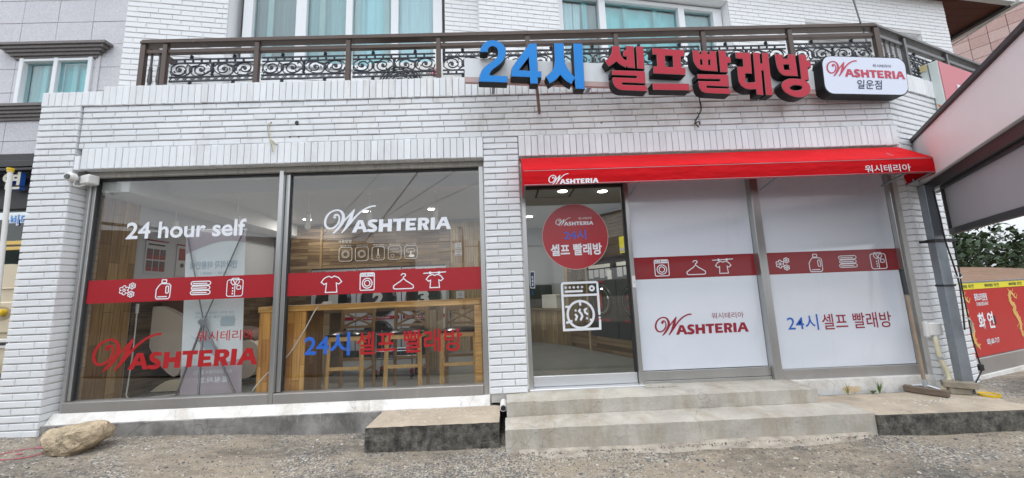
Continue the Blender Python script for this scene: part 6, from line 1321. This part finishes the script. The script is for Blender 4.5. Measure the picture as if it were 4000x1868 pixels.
m.box(1.17,1.28,.265,.268,2.11,2.17); m.lathe((0,0,0),[(0,0),(0,0)],3); tag(m.obj('yellow_poster', [M['yel2'],M['posterd'],M['poster']]), 'yellow and dark notice on the wall above the washers', 'poster')
m = MB(); m.add([(.50,1.35,2.944),(1.05,1.35,2.944),(1.05,1.9,2.944),(.50,1.9,2.944),(.53,1.38,2.943),(1.02,1.38,2.943),(1.02,1.87,2.943),(.53,1.87,2.943)],[(0,1,5,4),(1,2,6,5),(2,3,7,6),(3,0,4,7)]); tag(m.obj('ceiling_hatch', M['posterd']), 'square ceiling access hatch just inside the door', 'hatch')
# pendants and downlights
Pd = thing('pendant_lamp', 'x', 'pendant lamp', (0,0,0), 'white pendant lamps behind the shop window')
m = MB(); m.cbox(-.03,.03,-.03,.03,-.07,0,.006); m.obj('ceiling_rose', M['whitep'], Pd)
m = MB(); m.tube([(0,0,-.06),(0,0,-.30)],.004,6); m.obj('cord', M['whitep'], Pd)
m = MB(); m.lathe((0,0,-.42),[(.026,0),(.03,.01),(.03,.10),(.012,.12)],14); m.obj('holder', M['whitep'], Pd)
m = MB(); m.lathe((0,0,-.53),[(.008,0),(.035,.025),(.04,.055),(.025,.09),(.02,.11)],14); m.obj('bulb', M['bulb'], Pd)
pps = [(-4.30,1.1,'pendant lamp above the letters hour at the far left'),(-3.50,1.1,'pendant lamp above the top right corner of the banner'),(-2.58,1.1,'pendant lamp just right of the window mullion'),(-1.78,1.1,'pendant lamp behind the white swash logo'),(-.90,1.1,'pendant lamp near the right end of the white logo')]
for i, (x, y, lb) in enumerate(pps):
    o = Pd if i == 0 else copy_tree(Pd); o.location = (x,y,2.90 if x < -4 else 2.94); o['label'] = lb
Tk = MB(); Tk.box(-4.0,-.4,1.09,1.11,2.935,2.949); tag(Tk.obj('track_rail', M['whitep']), 'white track rail on the ceiling carrying the pendant lamps', 'rail')
dls = [(-4.15,3.9-1.2),(-3.55,2.9),(-2.3,2.4),(-1.2,2.4),(.88,1.52),(1.49,1.60),(2.24,3.4),(.5,3.3)]
dlb = ['round downlight deep at the left of the ceiling','round downlight right of the window mullion','lit round downlight over the first dryers','lit round downlight over the last dryer','round downlight at the top left of the door glass','bright round downlight at the top middle of the door glass','downlight over the washers','downlight over the service counter']
for (x, y), lb in zip(dls, dlb):
    t = thing('downlight', lb, 'downlight', (x,y,2.93)); m = MB(); m.lathe((x,y,2.938),[(.075,0),(.085,.01)],20); m.obj('rim', M['whitep'], t)
    m = MB(); m.lathe((x,y,2.934),[(.068,0),(.068,.003)],20); m.obj('lit_disc', M['lamp'], t)
    ld = bpy.data.lights.new('downlight_beam','AREA'); ld.shape = 'DISK'; ld.size = .14; ld.energy = 11; ld.color = (1,.96,.9); lo = bpy.data.objects.new('downlight_beam', ld); COL.objects.link(lo); lo.parent = t; lo.location = (0,0,-.005)

# ================================================= ACROSS THE STREET (seen only mirrored in the glass)
m = MB(); m.poly([[(-30,-.2),(-5.3,-.2),(-5.3,3.62),(-15,4.40),(-30,4.5)]], -18, -10); tag(m.obj('street_shed', M['shed']), 'dark shed with a sloping roof line across the street', 'shed')
tag(struct(MB().prism([(-120,-75),(130,-75),(130,-110),(-120,-110)],-1,-.5).obj('far_ground', M['hill'])))
m = MB(); nn = 80; vs = []
for i in range(nn+1):
    x = -90+200*i/nn; h = 3.2+1.9*noise.noise(Vector((x*.05,2,0)))+.8*noise.noise(Vector((x*.3,5,0))); h *= 1
    vs += [(x,-62,-1),(x,-70,h+.0),(x,-95,-1)]
m.add(vs,[(3*i+j,3*i+3+j,3*i+4+j,3*i+1+j) for i in range(nn) for j in range(2)]); struct(m.obj('hill', M['hill'], smooth=True))
for i, (x, lb) in enumerate(((-3.6,'concrete utility pole with crossarms across the street'),(-2.2,'second utility pole right of the first across the street'))):
    U2 = thing('utility_pole', lb, 'utility pole', (x,-28,0))
    h = 7.0-.5*i
    m = MB(); m.tube([(x,-28,-.2),(x,-28,h-.5)],[.16,.10],10); m.obj('shaft', M['polec'], U2)
    if i == 0:
        for z in (h-1.1,h-1.9):
            m = MB(); m.box(x-.9,x+.1,-28.05,-27.95,z,z+.08)
            for k in range(3): m.lathe((x-.85+.3*k,-28,z+.08),[(.05,0),(.06,.1),(.03,.16)],8)
            m.obj('crossarm', M['polec'], U2)
        m = MB(); m.tube(resample([(x,-28,h-.5),(x,-28,h),(x-.25,-28,h+.25),(x-.5,-28,h+.25)],4),.04,6); m.obj('lamp_arm', M['polec'], U2)
k = 0
def wireobj(P0, P1, r, sag, lb):
    m = MB(); m.tube([tuple(Vector(P0).lerp(Vector(P1),t/12)-Vector((0,0,sag*math.sin(PI*t/12)))) for t in range(13)], r, 5); tag(m.obj('power_line', M['wire']), lb, 'power line', 'power lines across the street')
for q, lb in enumerate(('upper','second','third')): wireobj((-4.4+.3*q,-28,6.05),(-16+.3*q,-9.5,4.7),.02,.5,lb+' of the high cables leaving the pole crossarm to the left')
for q, lb in enumerate(('nearer','farther')): wireobj((-4.4+.3*q,-28,5.2),(-17,-9.5,3.9),.02,.5,lb+' of the low cables leaving the pole crossarm to the left')
wireobj((-1.6,-5.2,5.4),(-5.2,-7.2,1.9),.018,0,'thick cable slanting across in front of the shop'); wireobj((-2.9,-5.6,5.2),(-6.0,-6.8,2.6),.008,0,'thin cable slanting left of the thick one'); wireobj((-.3,-5.6,5.4),(-5.6,-6.6,2.4),.009,0,'thin cable slanting right of the thick one'); wireobj((.8,-6,5.2),(-5.5,-6.3,2.6),.007,0,'thinnest cable slanting to the right')
wireobj((-3.5,-28,5.6),(20,-28,5.4),.04,.2,'level cable running right from the pole')
# trees and soil bank to the right, mirrored in the restaurant glass
def tree(x, y, h, rad, lb, n=900, seed=1):
    t = thing('leafy_tree', lb, 'tree', (x,y,.2), 'trees beside the road'); r = random.Random(seed)
    m = MB(); m.tube([(x,y,0),(x+.1,y,h*.4),(x,y+.1,h*.8)],[.2,.14,.05],7); m.obj('trunk', M['bark'], t)
    m = MB()
    for i in range(n):
        c_ = r.choice([(0,0,.62,.8),(.4,.7,.45,.75),(-.4,-.6,.42,.75),(.1,-.3,.8,.5),(.1,1.2,.35,.6),(0,-1.2,.3,.6)]); v = Vector((r.gauss(0,1),r.gauss(0,1),r.gauss(0,1))).normalized()*c_[3]*rad*r.uniform(.6,1.05)
        p = Vector((x+c_[0]*rad,y+c_[1]*rad,c_[2]*h))+Vector((v.x,v.y,v.z*.8)); s_ = rad*.06; m.mi = i%2
        a = Vector((r.uniform(-1,1),r.uniform(-1,1),r.uniform(-1,1)))*s_; b_ = Vector((r.uniform(-1,1),r.uniform(-1,1),r.uniform(-1,1)))*s_
        m.add([tuple(p),tuple(p+a),tuple(p+a+b_),tuple(p+b_)],[(0,1,2,3)])
    m.obj('crown', [M['leaf'],M['leaf2']], t)
tree(22,-2.2,5.0,2.6,'broad dark tree on the bank beside the road',6000,1); tree(26,0,5.0,2.6,'dark tree left on the far bank',6000,2); tree(30,-6,5.4,2.8,'tall tree farther along the bank',5000,3)
m = MB(); vs = []
for i in range(25):
    y = -14+22*i/24
    for j, (x, z) in enumerate(((14,0),(17,1.0),(20,1.7),(30,1.9),(34,-.2))): vs.append((x,y,z+.5*noise.noise(Vector((x,y*.6,0)))))
m.add(vs,[(5*i+j,5*i+5+j,5*i+6+j,5*i+1+j) for i in range(24) for j in range(4)]); struct(m.obj('soil_bank', M['soil']))
# rust stain under the panel
m = MB(); rr = [(3.40+.10*math.cos(t*.45)*(.7+.5*abs(math.sin(t*2.3))), .415+.035*math.sin(t*.45)*(.6+.6*abs(math.cos(t*1.7)))) for t in range(14)]; m.poly([rr], .0485); m.obj('rust_stain', mat('rust stain',(.66,.50,.32),.8,var=.2,vscale=20), B)
